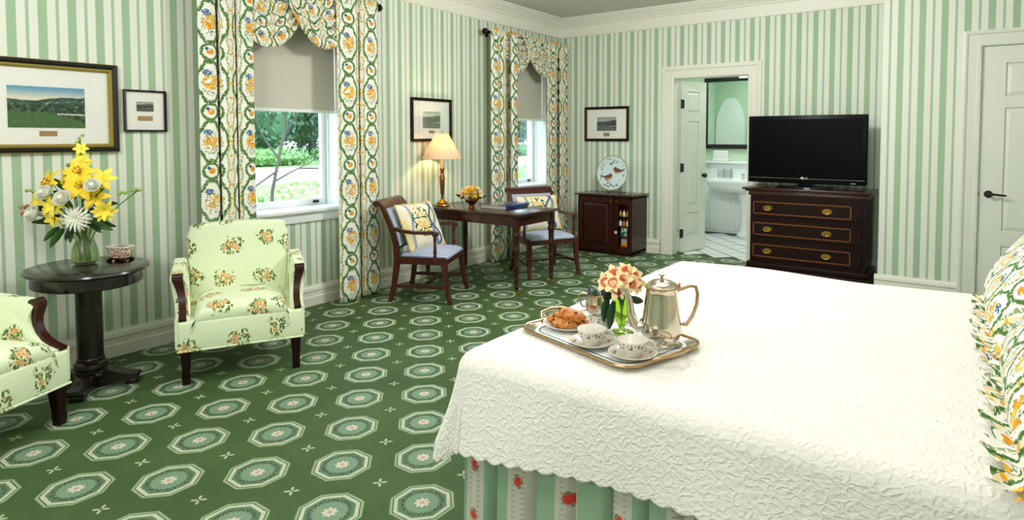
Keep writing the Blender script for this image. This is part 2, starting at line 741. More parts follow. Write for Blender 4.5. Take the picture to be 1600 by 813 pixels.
def rose_cushion(ox, oy):
    def fn():
        q = sep(coords('UV'))
        u, v = q[0], q[1]
        uv = vec(u, v)
        n = noise(uv, 7, 2)
        t = u + xsin(v * 17) * .045
        f = xabs(t + .11)
        col = mixc(xstep(n, .4, .7), srgb(243, 238, 220), srgb(238, 216, 150))
        col = mixc(1 - xstep(f, .018, .024), col, srgb(128, 156, 184))
        f2 = xabs(u - xsin(v * 17 + 1.2) * .05 + .105)
        col = mixc(1 - xstep(f2, .012, .016), col, srgb(70, 98, 148))
        f3 = xabs(u - .16 + xsin(v * 13) * .02)
        col = mixc(1 - xstep(f3, .010, .014), col, srgb(146, 170, 190))
        lf, lc = voro(uv, 46)
        bl, bc = voro(uv, 26)
        r = xlen(u - ox, (v - oy) * .8)
        rr = r + (n - .5) * .05
        col = mixc((1 - xstep(rr, .105, .12)) * xlt(lf, .5) * xgt(lc[1], .3), col, mixc(lc[0], srgb(48, 84, 38), srgb(96, 126, 60)))
        col = mixc((1 - xstep(rr, .068, .076)) * xlt(bl, .6) * xgt(bc[1], .25), col, mixc(bc[0], srgb(236, 186, 96), srgb(246, 224, 170)))
        return col
    return fn


mat('rose_cushion', rough=.88, spec=.15, fn=rose_cushion(.04, .02))
mat('cushion_piping', srgb(214, 184, 96), rough=.8)


def quilt_col():
    q = sep(coords('UV'))
    return mixc(noise(vec(q[0], q[1]), 5, 2), srgb(240, 237, 225), srgb(246, 244, 234))


def quilt_bump():
    q = sep(coords('UV'))
    u, v = q[0], q[1]
    w1 = noise(vec(u, v), 26, 2) - .5
    w2 = noise(vec(u + 7, v + 3), 26, 2) - .5
    vv = vec(u + w1 * .05, v + w2 * .05)
    e1, _ = voro(vv, 40, .9, 'DISTANCE_TO_EDGE')
    n = noise(vec(u * 1.0 + 5, v + w1 * .03), 42, 2)
    return (1 - xstep(e1, 0, .35)) * .55 + xabs(n - .5) * -2.2


mat('quilt', rough=.85, spec=.2, fn=quilt_col, bump=quilt_bump, bump_d=.0027)


def skirt_col():
    q = sep(coords('UV'))
    u, v = q[0], q[1]
    t = xcell(u / .22)
    w = 1 - xstep(xabs(t), .21, .22)
    col = mixc(w, srgb(146, 176, 146), srgb(200, 198, 182))
    lad = xlt(xabs(xcell(v / .016)), .16) * band(xabs(t), .06, .13, .01)
    col = mixc(lad * .6, col, srgb(150, 142, 128))
    fv = xcell(v / .16 + .2)
    r = xlen(t * .22, fv * .16)
    n = noise(vec(u, v), 60, 2)
    col = mixc(1 - xstep(r + (n - .5) * .02, .014, .018), col, srgb(214, 74, 58))
    col = mixc(band(r + (n - .5) * .03, .018, .024, .002) * xgt(n, .5), col, srgb(96, 120, 70))
    return col


mat('skirt_fabric', rough=.85, spec=.2, fn=skirt_col)
mat('mattress_ticking', srgb(230, 230, 224), rough=.9)


# ---- lamp shade glows because its bulb shines through the cloth
def shade_material():
    m = bpy.data.materials.new('lamp_shade')
    m.use_nodes = True
    nt = m.node_tree
    nt.nodes.remove(nt.nodes['Principled BSDF'])
    d = nt.nodes.new('ShaderNodeBsdfDiffuse')
    d.inputs[0].default_value = srgb(244, 228, 204)
    t = nt.nodes.new('ShaderNodeBsdfTranslucent')
    t.inputs[0].default_value = srgb(252, 230, 200)
    mx = nt.nodes.new('ShaderNodeMixShader')
    mx.inputs[0].default_value = .45
    nt.links.new(d.outputs[0], mx.inputs[1])
    nt.links.new(t.outputs[0], mx.inputs[2])
    nt.links.new(mx.outputs[0], nt.nodes['Material Output'].inputs[0])
    MATS['lamp_shade'] = m


shade_material()


# ---- flowers and foliage
def var(c0, c1, sc=40):
    def fn():
        return mixc(noise(coords('Object'), sc, 2), c0, c1)
    return fn


mat('lily_yellow', rough=.6, fn=var(srgb(250, 206, 10), srgb(255, 232, 70)))
mat('petal_yellow', rough=.6, fn=var(srgb(246, 218, 30), srgb(255, 240, 110)))
mat('petal_white', rough=.6, fn=var(srgb(246, 246, 224), srgb(253, 253, 244)))
mat('petal_cream', rough=.6, fn=var(srgb(244, 226, 176), srgb(252, 240, 206)))
mat('petal_peach', rough=.6, fn=var(srgb(246, 196, 130), srgb(250, 222, 170)))
mat('petal_pink', rough=.6, fn=var(srgb(214, 150, 140), srgb(236, 190, 170)))
mat('stamen', srgb(150, 84, 30), rough=.7)
mat('leaf_green', rough=.45, fn=var(srgb(34, 74, 22), srgb(74, 116, 44), 20))
mat('leaf_dark', rough=.4, fn=var(srgb(16, 44, 22), srgb(34, 70, 36), 20))
mat('bud_green', rough=.5, fn=var(srgb(120, 160, 60), srgb(170, 196, 90), 60))
mat('stem_green', rough=.5, fn=var(srgb(66, 104, 44), srgb(100, 140, 66), 60))


def alstro():
    p = sep(coords('UV'))
    n = noise(vec(p[0], p[1]), 120, 2)
    t = p[1]
    col = mixc(xstep(t + (n - .5) * .01, .012, .03), srgb(246, 196, 40), srgb(252, 226, 170))
    return mixc(band(t + (n - .5) * .008, .014, .026, .003) * xgt(n, .40), col, srgb(228, 110, 96))


mat('alstroemeria', rough=.6, fn=alstro)
mat('petal_coral', srgb(232, 120, 104), rough=.6)


def motif_band(axis_z0, axis_z1, n):
    """little painted sprigs in a band round a cup (object z between z0 and z1)"""
    def fn():
        p = sep(coords('Object'))
        th = xat(p[1], p[0]) * (n / (2 * pi))
        t = xcell(th)
        k = (p[2] - (axis_z0 + axis_z1) / 2) / (axis_z1 - axis_z0)
        d, c = voro(vec(th * 2.0, k * 1.6), 1.6)
        inb = band(k, -.5, .5, .05)
        col = mixc(c[0], srgb(30, 60, 120), srgb(170, 60, 50))
        col = mixc(xgt(c[1], .6), col, srgb(40, 90, 60))
        return mixc(inb * xlt(d, .36) * xgt(c[2], .25), srgb(224, 219, 204), col)
    return fn


mat('cup_glaze', rough=.15, coat=.3, fn=motif_band(.028, .046, 12))
mat('creamer_glaze', rough=.15, coat=.3, fn=motif_band(.05, .072, 12))


def saucer_motif():
    p = sep(coords('Object'))
    r = xlen(p[0], p[1])
    th = xat(p[1], p[0]) * 2.2
    d, c = voro(vec(th * 2.0, r * 60), 1.0)
    col = mixc(c[0], srgb(30, 60, 120), srgb(170, 60, 50))
    return mixc(band(r, .054, .068, .002) * xlt(d, .34) * xgt(c[2], .3), srgb(224, 219, 204), col)


mat('saucer_glaze', rough=.15, coat=.3, fn=saucer_motif)


def crust():
    n = noise(coords('Object'), 60, 4)
    return mixc(xstep(n, .35, .65), srgb(170, 92, 30), srgb(222, 150, 62))


mat('pastry_crust', rough=.5, coat=.2, fn=crust, bump=lambda: noise(coords('Object'), 90, 3), bump_d=.004)
mat('pastry_filling', srgb(236, 176, 30), rough=.4, coat=.3)
mat('currant', srgb(40, 20, 24), rough=.5)
mat('coffee', srgb(214, 200, 176), rough=.25)
mat('liner_cloth', srgb(228, 231, 229), rough=.8)
mat('liner_stripe', srgb(36, 74, 66), rough=.8)
mat('sugar_packet', srgb(90, 88, 110), rough=.6)


def planter_glaze():
    n = noise(coords('Object'), 110, 3)
    return mixc(xstep(n, .48, .54), srgb(226, 212, 190), srgb(150, 84, 56))


mat('planter_glaze', rough=.2, coat=.4, fn=planter_glaze)
mat('book_blue', srgb(26, 44, 100), rough=.3, coat=.3)
mat('book_cover', srgb(116, 112, 116), rough=.2, coat=.5)
mat('book_pages', srgb(214, 208, 196), rough=.8)
mat('bottle_amber', srgb(190, 140, 40), rough=.1, trans=.3)
mat('bottle_white', srgb(226, 220, 196), rough=.3)
mat('snack_green', rough=.3, fn=lambda: mixc(xstep(noise(coords('Object'), 30, 1), .45, .55), srgb(20, 110, 76), srgb(190, 210, 190)))
mat('snack_orange', rough=.3, fn=lambda: mixc(xstep(sep(coords('Object'))[2], .045, .055), srgb(232, 150, 20), srgb(150, 156, 150)))
mat('bird_brown', rough=.4, fn=var(srgb(66, 44, 24), srgb(120, 88, 50), 60))
mat('bird_breast', srgb(226, 130, 90), rough=.4)
mat('plate_blue', srgb(206, 222, 218), rough=.15, coat=.4)
mat('plate_sprig', srgb(70, 80, 66), rough=.4)

# ---- garden
mat('lawn', rough=.9, fn=lambda: mixc(noise(coords('Object'), 1.4, 4), srgb(62, 98, 40), srgb(104, 136, 66)))
mat('road', srgb(176, 176, 172), rough=.9)
mat('hedge_leaf', rough=.6, fn=lambda: mixc(noise(coords('Object'), 3, 3), srgb(46, 84, 36), srgb(96, 134, 66)))
mat('shrub_leaf', rough=.6, fn=lambda: mixc(noise(coords('Object'), 3, 3), srgb(74, 112, 44), srgb(132, 164, 82)))
mat('tree_leaf', rough=.6, fn=lambda: mixc(noise(coords('Object'), 1.2, 3), srgb(30, 62, 38), srgb(72, 108, 72)))
mat('bark', rough=.9, fn=var(srgb(48, 43, 40), srgb(80, 73, 68), 6))
mat('brick_far', srgb(150, 96, 80), rough=.9)


# ---- pictures
def landscape(w, h, sky0, sky1, hill, tree, lawn_c, seed):
    """little painted landscape on a w x h print (object y/z or x/z through UV)"""
    def fn():
        q = sep(coords('UV'))
        u, v = q[0] / w, q[1] / h       # -.5 .. .5
        n1 = noise(vec(u + seed, 0.0), 2.2, 2)
        n2 = noise(vec(u * 1.7 + seed, v * 1.3), 5, 6, .7)
        n3 = noise(vec(u * 4 + seed, v * 2.6), 4, 4, .7)
        hz = .22 + (n1 - .5) * .3 + u * .12
        col = mixc(xstep(v, .15, .5), sky1, sky0)
        col = mixc(1 - xstep(v - hz, -.015, .015), col, mixc(xstep(n3, .42, .62), hill, tree))
        col = mixc(band(v - hz + .1 + (n3 - .5) * .1, -.02, .03, .01) * xgt(n3, .58), col, srgb(214, 208, 190))
        tl = .08 + (n2 - .5) * .4
        col = mixc(1 - xstep(v - tl, -.02, .03), col, mixc(xstep(n3, .46, .62), tree, mixc(.5, lawn_c, hill)))
        col = mixc(band(v, -.06, .1, .02) * xgt(n3, .64), col, srgb(206, 196, 176))
        lake = band(v + u * .03, -.17, -.14, .01) * xgt(u, .12)
        lw_ = 1 - xstep(v + .12 + (n2 - .5) * .08 + xmax(u, 0.0) * .5, -.02, .03)
        col = mixc(lw_, col, mixc(n2, lawn_c, tree))
        return mixc(lake, col, srgb(220, 222, 206))
    return fn


mat('print_valley', rough=.6, fn=landscape(.365, .235, srgb(96, 160, 190), srgb(232, 226, 196), srgb(64, 104, 84), srgb(24, 44, 34), srgb(92, 140, 66), 3.1))
mat('print_sepia', rough=.6, fn=landscape(.1, .065, srgb(150, 146, 136), srgb(190, 184, 170), srgb(90, 86, 80), srgb(40, 38, 36), srgb(120, 112, 100), 8.3))
mat('print_garden', rough=.6, fn=landscape(.24, .16, srgb(150, 170, 150), srgb(200, 204, 180), srgb(74, 96, 64), srgb(28, 36, 26), srgb(120, 130, 88), 5.7))
mat('print_engraving', rough=.6, fn=landscape(.27, .17, srgb(150, 160, 150), srgb(196, 200, 188), srgb(84, 92, 88), srgb(44, 50, 50), srgb(140, 146, 138), 11.2))
# ================================================================== the room
W1 = (-4.22, -3.40)
W2 = (-1.12, -.30)
WZ0, WZ1 = .79, 2.38
H = 2.88
XR, YN = 5.45, -8.5          # head wall, rear wall
DX0, DX1, DH = 1.571, 2.417, 2.045
XC, YR = 3.74, -.60          # corner of the projecting right wall
EX0, EX1, EH = 4.446, 5.25, 2.105

fl = struct(MB().box(-.02, XR, YN, .14, -.05, 0).build('floor', 'carpet', smooth=False), 'dark green carpet woven with rows of cream octagon medallions')
w = MB()
ys = [YN, W1[0], W1[1], W2[0], W2[1], .15]
for a, b in ((0, 1), (2, 3), (4, 5)):
    w.box(-.3, 0, ys[a], ys[b], 0, H)
for y0, y1 in (W1, W2):
    w.box(-.3, 0, y0, y1, 0, WZ0).box(-.3, 0, y0, y1, WZ1, H)
struct(w.build('wall_left', 'wallpaper_left', smooth=False), 'window wall papered in green and cream stripes')
w = MB().box(0, DX0 - .02, 0, .14, 0, H).box(DX1 + .02, XC + .1, 0, .14, 0, H).box(DX0 - .02, DX1 + .02, 0, .14, DH + .02, H)
struct(w.build('wall_back', 'wallpaper_back', smooth=False), 'far wall papered in green and cream stripes')
w = MB().box(XC, EX0 - .02, YR, YR + .12, 0, H).box(EX1 + .02, XR, YR, YR + .12, 0, H).box(EX0 - .02, EX1 + .02, YR, YR + .12, EH + .02, H)
w.box(EX0 - .02, EX1 + .02, YR + .1, YR + .12, 0, EH + .02)
struct(w.build('wall_right', 'wallpaper_right', smooth=False), 'projecting striped wall with the white door')
struct(MB().box(XC, XC + .1, YR + .12, 0, 0, H).build('wall_alcove', 'wallpaper_return', smooth=False))
struct(MB().box(XR, XR + .1, YN, YR, 0, H).build('wall_head', 'wallpaper_return', smooth=False))
struct(MB().box(0, XR, YN - .1, YN, 0, H).build('wall_rear', 'wallpaper_back', smooth=False))
struct(MB().box(-.3, XR + .1, YN - .1, .14, H, H + .1).build('ceiling', 'ceiling_paint', smooth=False))

# crown and baseboards
CROWN = [(0, 2.641), (.014, 2.641), (.02, 2.652), (.02, 2.765), (.032, 2.772), (.036, 2.786), (.05, 2.80), (.078, 2.836), (.092, 2.842),
         (.096, 2.855), (.112, 2.86), (.12, 2.879), (0, 2.879)]
BASE = [(0, 0), (.024, 0), (.024, .072), (.017, .08), (.017, .112), (.024, .122), (.02, .146), (.01, .158), (.008, .167), (0, .167)]


def run_left(poly, y0, y1, name, x=0.0):
    return struct(MB().prism(poly, y0, y1, at=lambda d, z, h: (x + d, h, z)).build(name, 'trim_paint', angle=25))


def run_back(poly, x0, x1, name, y=0.0):
    return struct(MB().prism(poly, x0, x1, at=lambda d, z, h: (h, y - d, z)).build(name, 'trim_paint', angle=25))


run_left(CROWN, YN, 0, 'trim_1')
run_back(CROWN, 0, XC, 'trim_2')
run_back(CROWN, XC - .12, XR, 'trim_3', YR)
struct(MB().prism(CROWN, YR, 0, at=lambda d, z, h: (XC - d, h, z)).build('trim_4', 'trim_paint', angle=25))
run_left(BASE, YN, 0, 'baseboard_left')
run_back(BASE, .0, DX0 - .153, 'baseboard_back')
run_back(BASE, DX1 + .123, XC, 'baseboard_alcove')
run_back(BASE, XC - .024, EX0 - .126, 'baseboard_right', YR)


# door casings: stepped profile run round an opening
def casing(name, x0, x1, h, wd, y, top_cap=False):
    # profile across the width: (offset from the opening, depth)
    pr = [(0, .012), (.012, .018), (.03, .018), (.036, .012), (.09, .016), (.1, .026), (wd - .012, .03), (wd, .026), (wd, 0), (0, 0)]
    b = MB()
    n = len(pr)
    vs, fs = [], []
    for o, d in pr:
        vs += [(x0 - o, y - d, 0), (x0 - o, y - d, h + o), (x1 + o, y - d, h + o), (x1 + o, y - d, 0)]
    for i in range(n):
        j = (i + 1) % n
        for k in range(3):
            fs.append((i * 4 + k, i * 4 + k + 1, j * 4 + k + 1, j * 4 + k))
    fs.append(tuple(i * 4 for i in range(n)))
    fs.append(tuple(i * 4 + 3 for i in range(n)))
    b.add(vs, fs)
    return b


jb = casing('', DX0, DX1, DH, .14, 0)
jb.box(DX0 - .02, DX0, 0, .14, 0, DH).box(DX1, DX1 + .02, 0, .14, 0, DH).box(DX0 - .02, DX1 + .02, 0, .14, DH, DH + .02)
struct(jb.build('trim_5', 'trim_paint', angle=25), 'white moulded casing round the bathroom doorway')
jb = casing('', EX0, EX1, EH, .126, YR)
jb.box(EX0 - .02, EX0, YR, YR + .1, 0, EH).box(EX1, EX1 + .02, YR, YR + .1, 0, EH).box(EX0 - .02, EX1 + .02, YR, YR + .1, EH, EH + .02)
struct(jb.build('trim_6', 'door_paint', angle=25), 'white moulded casing round the panelled door')


def raised_panel(x0, x1, z0, z1, y, s):
    """bevelled field sitting in a recess, facing s*y"""
    m = .03
    b = MB()
    vs = [(x0, y, z0), (x1, y, z0), (x1, y, z1), (x0, y, z1)]
    vs += [(x0 + m, y + s * .012, z0 + m), (x1 - m, y + s * .012, z0 + m), (x1 - m, y + s * .012, z1 - m), (x0 + m, y + s * .012, z1 - m)]
    return b.add(vs, [(4, 5, 6, 7), (0, 1, 5, 4), (1, 2, 6, 5), (2, 3, 7, 6), (3, 0, 4, 7)])


def leaf(name, loc, rotz, wd, h, cols, rows, label):
    """door leaf in its own x-z plane, front facing -y, hinge side at x=0"""
    d = sthing(name, loc, rotz, label)
    t = .02
    fr = MB()
    fr.box(0, wd, -.006, .006, 0, h)
    xs = [0.0] + [c for ab in cols for c in ab] + [wd]
    for i in range(0, len(xs), 2):
        fr.box(xs[i], xs[i + 1], -t, t, 0, h)
    zs = [0.0] + [c for ab in rows for c in ab] + [h]
    for a, b in cols:
        for i in range(0, len(zs), 2):
            fr.box(a, b, -t, t, zs[i], zs[i + 1])
    fr.build('door_leaf', 'door_paint', d, smooth=False)
    for a, b in cols:
        for z0, z1 in rows:
            raised_panel(a + .004, b - .004, z0 + .004, z1 - .004, -.0065, -1).build('panel', 'door_paint', d, smooth=False)
            raised_panel(a + .004, b - .004, z0 + .004, z1 - .004, .0065, 1).build('panel', 'door_paint', d, smooth=False)
    return d


a1 = .36
d1 = leaf('door_1', (DX0 + .012, .165, .012), pi / 2 - a1, .43, 2.02, [(.11, .31)], [(.19, .46), (.55, 1.55), (1.65, 1.9)], 'narrow white panelled bathroom door standing ajar')
for z in (.22, 1.0, 1.75):
    MB().tube([(-.004, -.024, z - .055), (-.004, -.024, z + .055)], .009).box(-.004, .045, -.0235, -.0195, z - .05, z + .05).build('hinge', 'iron_black', d1)
kn = MB().lathe([(.0, -.075), (.018, -.072), (.028, -.06), (.026, -.046), (.012, -.038), (.01, -.022), (.022, -.021), (.022, -.019)], 16, rot=Matrix.Rotation(-pi / 2, 3, 'X'))
kn.v = [(x + .385, -abs(y), z + .9) for x, y, z in kn.v]
kn.build('door_knob', 'iron_black', d1)

d2 = leaf('door_2', (EX0 + .003, YR + .03, .008), 0, .798, 2.094, [(.155, .36), (.435, .64)], [(.22, .49), (.61, 1.60), (1.69, 1.955)], 'white six panel door with a black lever handle')
lv = MB().lathe([(0, .0), (.026, .0), (.03, .006), (.026, .012), (.012, .014), (.011, .05), (0, .05)], 20, rot=Matrix.Rotation(pi / 2, 3, 'X'), c=(.065, -.02, .905))
lv.tube([(.065, -.066, .905), (.10, -.068, .907), (.15, -.066, .902), (.182, -.066, .900)], [.011, .009, .008, .007], 8)
lv.build('lever_handle', 'iron_black', d2)
MB().box(-.002, .002, -.022, .0, .885, .925).build('latch_plate', 'iron_black', d2)


# ------------------------------------------------------------------ windows
def window(name, y0, y1, label):
    d = sthing(name, label=label)
    j = MB()
    j.box(-.29, .0, y0, y0 + .018, WZ0, WZ1).box(-.29, .0, y1 - .018, y1, WZ0, WZ1).box(-.29, 0, y0, y1, WZ1 - .018, WZ1).box(-.29, -.0, y0, y1, WZ0, WZ0 + .01)
    j.box(-.165, -.15, y1 - .032, y1 - .018, WZ0, WZ1).box(-.165, -.15, y0 + .018, y0 + .032, WZ0, WZ1)
    j.build('jamb', 'window_paint', d, smooth=False)
    for z0, z1, x in ((WZ0 + .01, 1.64, -.2), (1.60, WZ1 - .018, -.235)):
        s = MB()
        a, b = y0 + .018, y1 - .018
        st = .05
        s.box(x - .018, x + .018, a, a + st, z0, z1, .004).box(x - .018, x + .018, b - st, b, z0, z1, .004)
        s.box(x - .018, x + .018, a + st, b - st, z0, z0 + .055, .004).box(x - .018, x + .018, a + st, b - st, z1 - .04, z1, .004)
        so = s.build('sash_frame', 'window_paint', d)
        MB().box(x - .003, x + .003, a + st - .006, b - st + .006, z0 + .05, z1 - .035).build('pane', 'window_glass', so, smooth=False)
        if x == -.2:
            MB().box(x + .018, x + .04, y1 - .165, y1 - .115, z0 + .018, z0 + .04, .004).build('sash_lift', 'iron_black', so)
    MB().box(-.18, .055, y0 - .1, y1 + .1, WZ0 - .022, WZ0 + .008, .008).build('window_sill', 'window_paint', d)
    MB().box(0, .02, y0 - .08, y1 + .08, WZ0 - .1, WZ0 - .022, .005).build('apron', 'window_paint', d)
    c = MB()
    for a, b in ((y0 - .085, y0 + .004), (y1 - .004, y1 + .085)):
        c.box(0, .018, a, b, WZ0 + .008, WZ1 + .085, .005)
    c.box(0, .018, y0, y1, WZ1 - .004, WZ1 + .085, .005)
    c.build('window_casing', 'window_paint', d)
    return d


window('window_1', *W1, 'white sash window beside the green armchair')
window('window_2', *W2, 'white sash window in the far corner')


def shade(y0, y1, label):
    t = thing('roller_shade', label, 'shade', (0, 0, 1.585))
    y0 += .022
    y1 -= .022
    MB().box(-.062, -.06, y0, y1, .012, WZ1 - 1.585 - .02).build('shade_cloth', 'shade_cloth', t, smooth=False)
    MB().box(-.066, -.054, y0, y1, -.012, .014, .004).build('hem_bar', 'shade_bar', t)
    MB().tube([(-.065, y0, WZ1 - 1.585 - .045), (-.065, y1, WZ1 - 1.585 - .045)], .022, 12).build('roller', 'shade_cloth', t)
    MB().tube([(-.052, (y0 + y1) / 2, -.012), (-.052, (y0 + y1) / 2, -.05)], .0012, 5).build('pull_cord', 'shade_bar', t)
    r = MB()
    for k in range(16):
        pass
    r.tube([(-.052, (y0 + y1) / 2 + .011 * sin(q * pi / 8), -.061 + .011 * cos(q * pi / 8)) for q in range(17)], .0022, 5).build('pull_ring', 'bronze_black', t)
    return t


shade(*W1, 'beige roller shade half drawn in the window by the green armchair')
shade(*W2, 'beige roller shade half drawn in the narrow corner window')


# ------------------------------------------------------------------ curtains
def curtain(y0, y1, n, seed, ush, label, xc=.115, amp=.16, ztop=2.545, zbot=.008):
    rnd = random.Random(seed)
    ph = [rnd.uniform(-.25, .25) for _ in range(n + 1)]
    wd = y1 - y0

    def P(u, v):
        z = ztop + (zbot - ztop) * v
        # fold position drifts with height
        uu = u + .018 * sin(2.2 * v * pi + seed) * sin(pi * u)
        f = uu * n
        k = int(min(f, n - 1e-6))
        fr = f - int(f)
        # each pleat ends square, then the cloth runs back under the next pleat
        w, sh, q = .10, 0.0, 1.0
        if fr < w and k > 0:
            t = fr / w
            q = max(0.0, t * 2 - 1)
            sh = .10 * (t * 2 if t < .5 else 1 - q)
        elif fr > 1 - w and k < n - 1:
            q = (1 - fr) / w
        s = (1 - (1 - q) ** 2.0) * (.82 + .18 * sin(pi * fr))
        top = max(0, 1 - v * 9)
        a = amp * (.85 + .15 * sin(k * 2.1 + seed)) * (1 - .45 * top)
        x = xc - amp * .5 + a * s
        fine = .010 * top * sin(pi * f * 5)
        y = y0 + wd * (uu + .012 * sin(4 * pi * uu + seed) * (1 - v))
        y += .022 * sin(2 * pi * f + ph[k]) * sin(pi * min(1, u * n)) * (.3 + .7 * v) * .5
        y += sh * (1 - .6 * top)
        return (x + fine + .055 * top, y, z)

    # cloth length along the folds, so that the print is not stretched
    NU = n * 70
    cum = [0.0]
    for i in range(NU):
        p, q = P(i / NU, .5), P((i + 1) / NU, .5)
        cum.append(cum[-1] + hypot(p[0] - q[0], p[1] - q[1]))
    b = MB().grid(P, NU, 36, uv=lambda u, v: (cum[int(round(u * NU))] + ush, -v * (ztop - zbot)))
    o = b.build('window_curtain', 'chintz', angle=180, fix=False)
    m = o.modifiers.new('thick', 'SOLIDIFY')
    m.thickness = .003
    return tag(o, label, 'curtain', 'floral curtains')


curtain(-4.66, -4.255, 3, 1, -.07, 'floral curtain on the side of the window nearest the round table')
curtain(-3.565, -3.115, 2, 2, -.1, 'floral curtain between the armchair and the chair with a cushion')
curtain(-1.59, -1.125, 3, 3, -.08, 'floral curtain behind the desk, left side of the corner window')
curtain(-.485, -.02, 2, 4, -.12, 'floral curtain in the room corner beside the small cabinet')


def swag(ya, yb, drop, xoff, seed, label, skew=0.0):
    zt = 2.55

    def P(u, v):
        s = (4 * u * (1 - u)) ** .8
        y = ya + (yb - ya) * u
        # gather towards the ends
        y = y + (.5 - u) * (yb - ya) * .12 * v
        sag = drop * s * (v ** 1.05)
        fold = (abs(sin(v * pi * 5.5 + .5 * seed + .5 * sin(3 * u))) ** .55 - .6) * .046 * (.35 + .65 * s) * min(1, v * 5)
        x = xoff + fold + .03 * s * v
        z = zt - .015 * v - sag - .022 * cos(v * pi * 11 + seed) * s * min(1, v * 4) * (1 - v)
        return (x, y + skew * v * s, z)

    ln = abs(yb - ya)
    b = MB().grid(P, 36, 150, uv=lambda u, v: (u * ln * 1.2 + seed * .13, -v * drop * 1.8))
    o = b.build('curtain_swag', 'chintz', angle=180, fix=False)
    m = o.modifiers.new('thick', 'SOLIDIFY')
    m.thickness = .003
    return tag(o, label, 'curtain swag', 'floral swags draped over the rods')


swag(-4.56, -3.70, .50, .085, 1, 'left floral swag draped behind its twin over the larger window')
swag(-4.06, -3.24, .46, .125, 2, 'right floral swag overlapping in front on the larger window')
swag(-1.42, -.68, .43, .095, 3, 'left floral swag draped behind its twin over the corner window')
swag(-1.00, -.18, .44, .125, 4, 'right floral swag overlapping in front on the corner window')


def rod(y0, y1, label, fin=(1, 1)):
    t = thing('curtain_rod', label, 'curtain rod', (.085, (y0 + y1) / 2, 2.51))
    h = (y1 - y0) / 2
    MB().tube([(0, -h, 0), (0, h, 0)], .016, 12).build('pole', 'bronze_black', t)
    pr = [(.016, 0), (.024, .004), (.024, .012), (.014, .016), (.030, .03), (.036, .045), (.03, .06), (.018, .068), (.02, .074), (.01, .082), (0, .085)]
    for sg, on in ((-1, fin[0]), (1, fin[1])):
        if on:
            R = Matrix.Rotation(-sg * pi / 2, 3, 'X')
            MB().lathe(pr, 16, c=(0, sg * h, 0), rot=R).build('finial', 'bronze_black', t)
        MB().bar((-.085, sg * (h - .08), 0), (0, sg * (h - .08), 0), .014, .014).box(-.085, -.077, sg * (h - .08) - .02, sg * (h - .08) + .02, -.04, .04, .002).build('bracket', 'bronze_black', t)
    return t


rod(-4.72, -3.10, 'black curtain rod across the larger window')
rod(-1.56, -.09, 'black curtain rod across the corner window')

# ------------------------------------------------------------------ bathroom
BX0, BX1, BY = .75, 3.3, 2.0
bf = struct(MB().box(BX0, BX1, .139, BY, -.05, .0018).build('floor_bathroom', 'grout', smooth=False), 'bathroom floor of white tiles laid on the diagonal')
ts = .235
tme = MB().box(-ts / 2 + .009, ts / 2 - .009, -ts / 2 + .009, ts / 2 - .009, -.006, .004, .002, 1).mesh('tile', 'floor_tile')
for i in range(-12, 24):
    for j in range(-12, 24):
        x = 1.2 + (i - j) * ts * .7071
        y = .1 + (i + j) * ts * .7071
        if 1.0 < x < 2.9 and .17 < y < 1.83:
            inst(tme, 'tile', bf, Matrix.Translation((x, y, 0)) @ Matrix.Rotation(pi / 4, 4, 'Z'))
struct(MB().box(BX0, BX1, BY, BY + .1, 0, 2.7).build('wall_bath_far', 'bath_paint', smooth=False))
struct(MB().box(BX0 - .1, BX0, .14, BY, 0, 2.7).build('wall_bath_left', 'bath_paint', smooth=False))
struct(MB().box(BX1, BX1 + .1, .14, BY, 0, 2.7).build('wall_bath_right', 'bath_paint', smooth=False))
struct(MB().box(DX0 - .03, DX1 + .03, .141, .15, DH + .03, 2.7).box(BX0, DX0 - .03, .141, .15, 0, 2.7).box(DX1 + .03, BX1, .141, .15, 0, 2.7).build('wall_bath_near', 'bath_paint', smooth=False))
struct(MB().box(BX0, BX1, .14, BY, 2.7, 2.75).build('ceiling_bathroom', 'bath_paint_white', smooth=False))
struct(MB().box(BX0, BX1, BY - .02, BY, 0, 1.0, 0).build('trim_7', 'wall_tile', smooth=False), 'white tiled wainscot behind the sink')
struct(MB().box(BX0, BX1, BY - .075, BY, 1.0, 1.03, .006).build('trim_8', 'ceramic'), 'white ledge on top of the tiled wainscot')
struct(MB().box(BX0, BX0 + .02, .15, BY, 0, 1.03).build('trim_9', 'wall_tile', smooth=False))
# arched white recess on the near side that the mirror shows
arch = [(-.55, 0), (.55, 0)] + [(.55 * cos(a), 1.6 + .55 * sin(a)) for a in [pi * k / 16 for k in range(17)]]
struct(MB().prism(arch, .15, .17, at=lambda a, b, h: (1.02 + a * .45, h, b * .95)).build('trim_10', 'bath_paint_white', smooth=False), 'white arched panel seen in the bathroom mirror')
# ================================================================== framed pictures


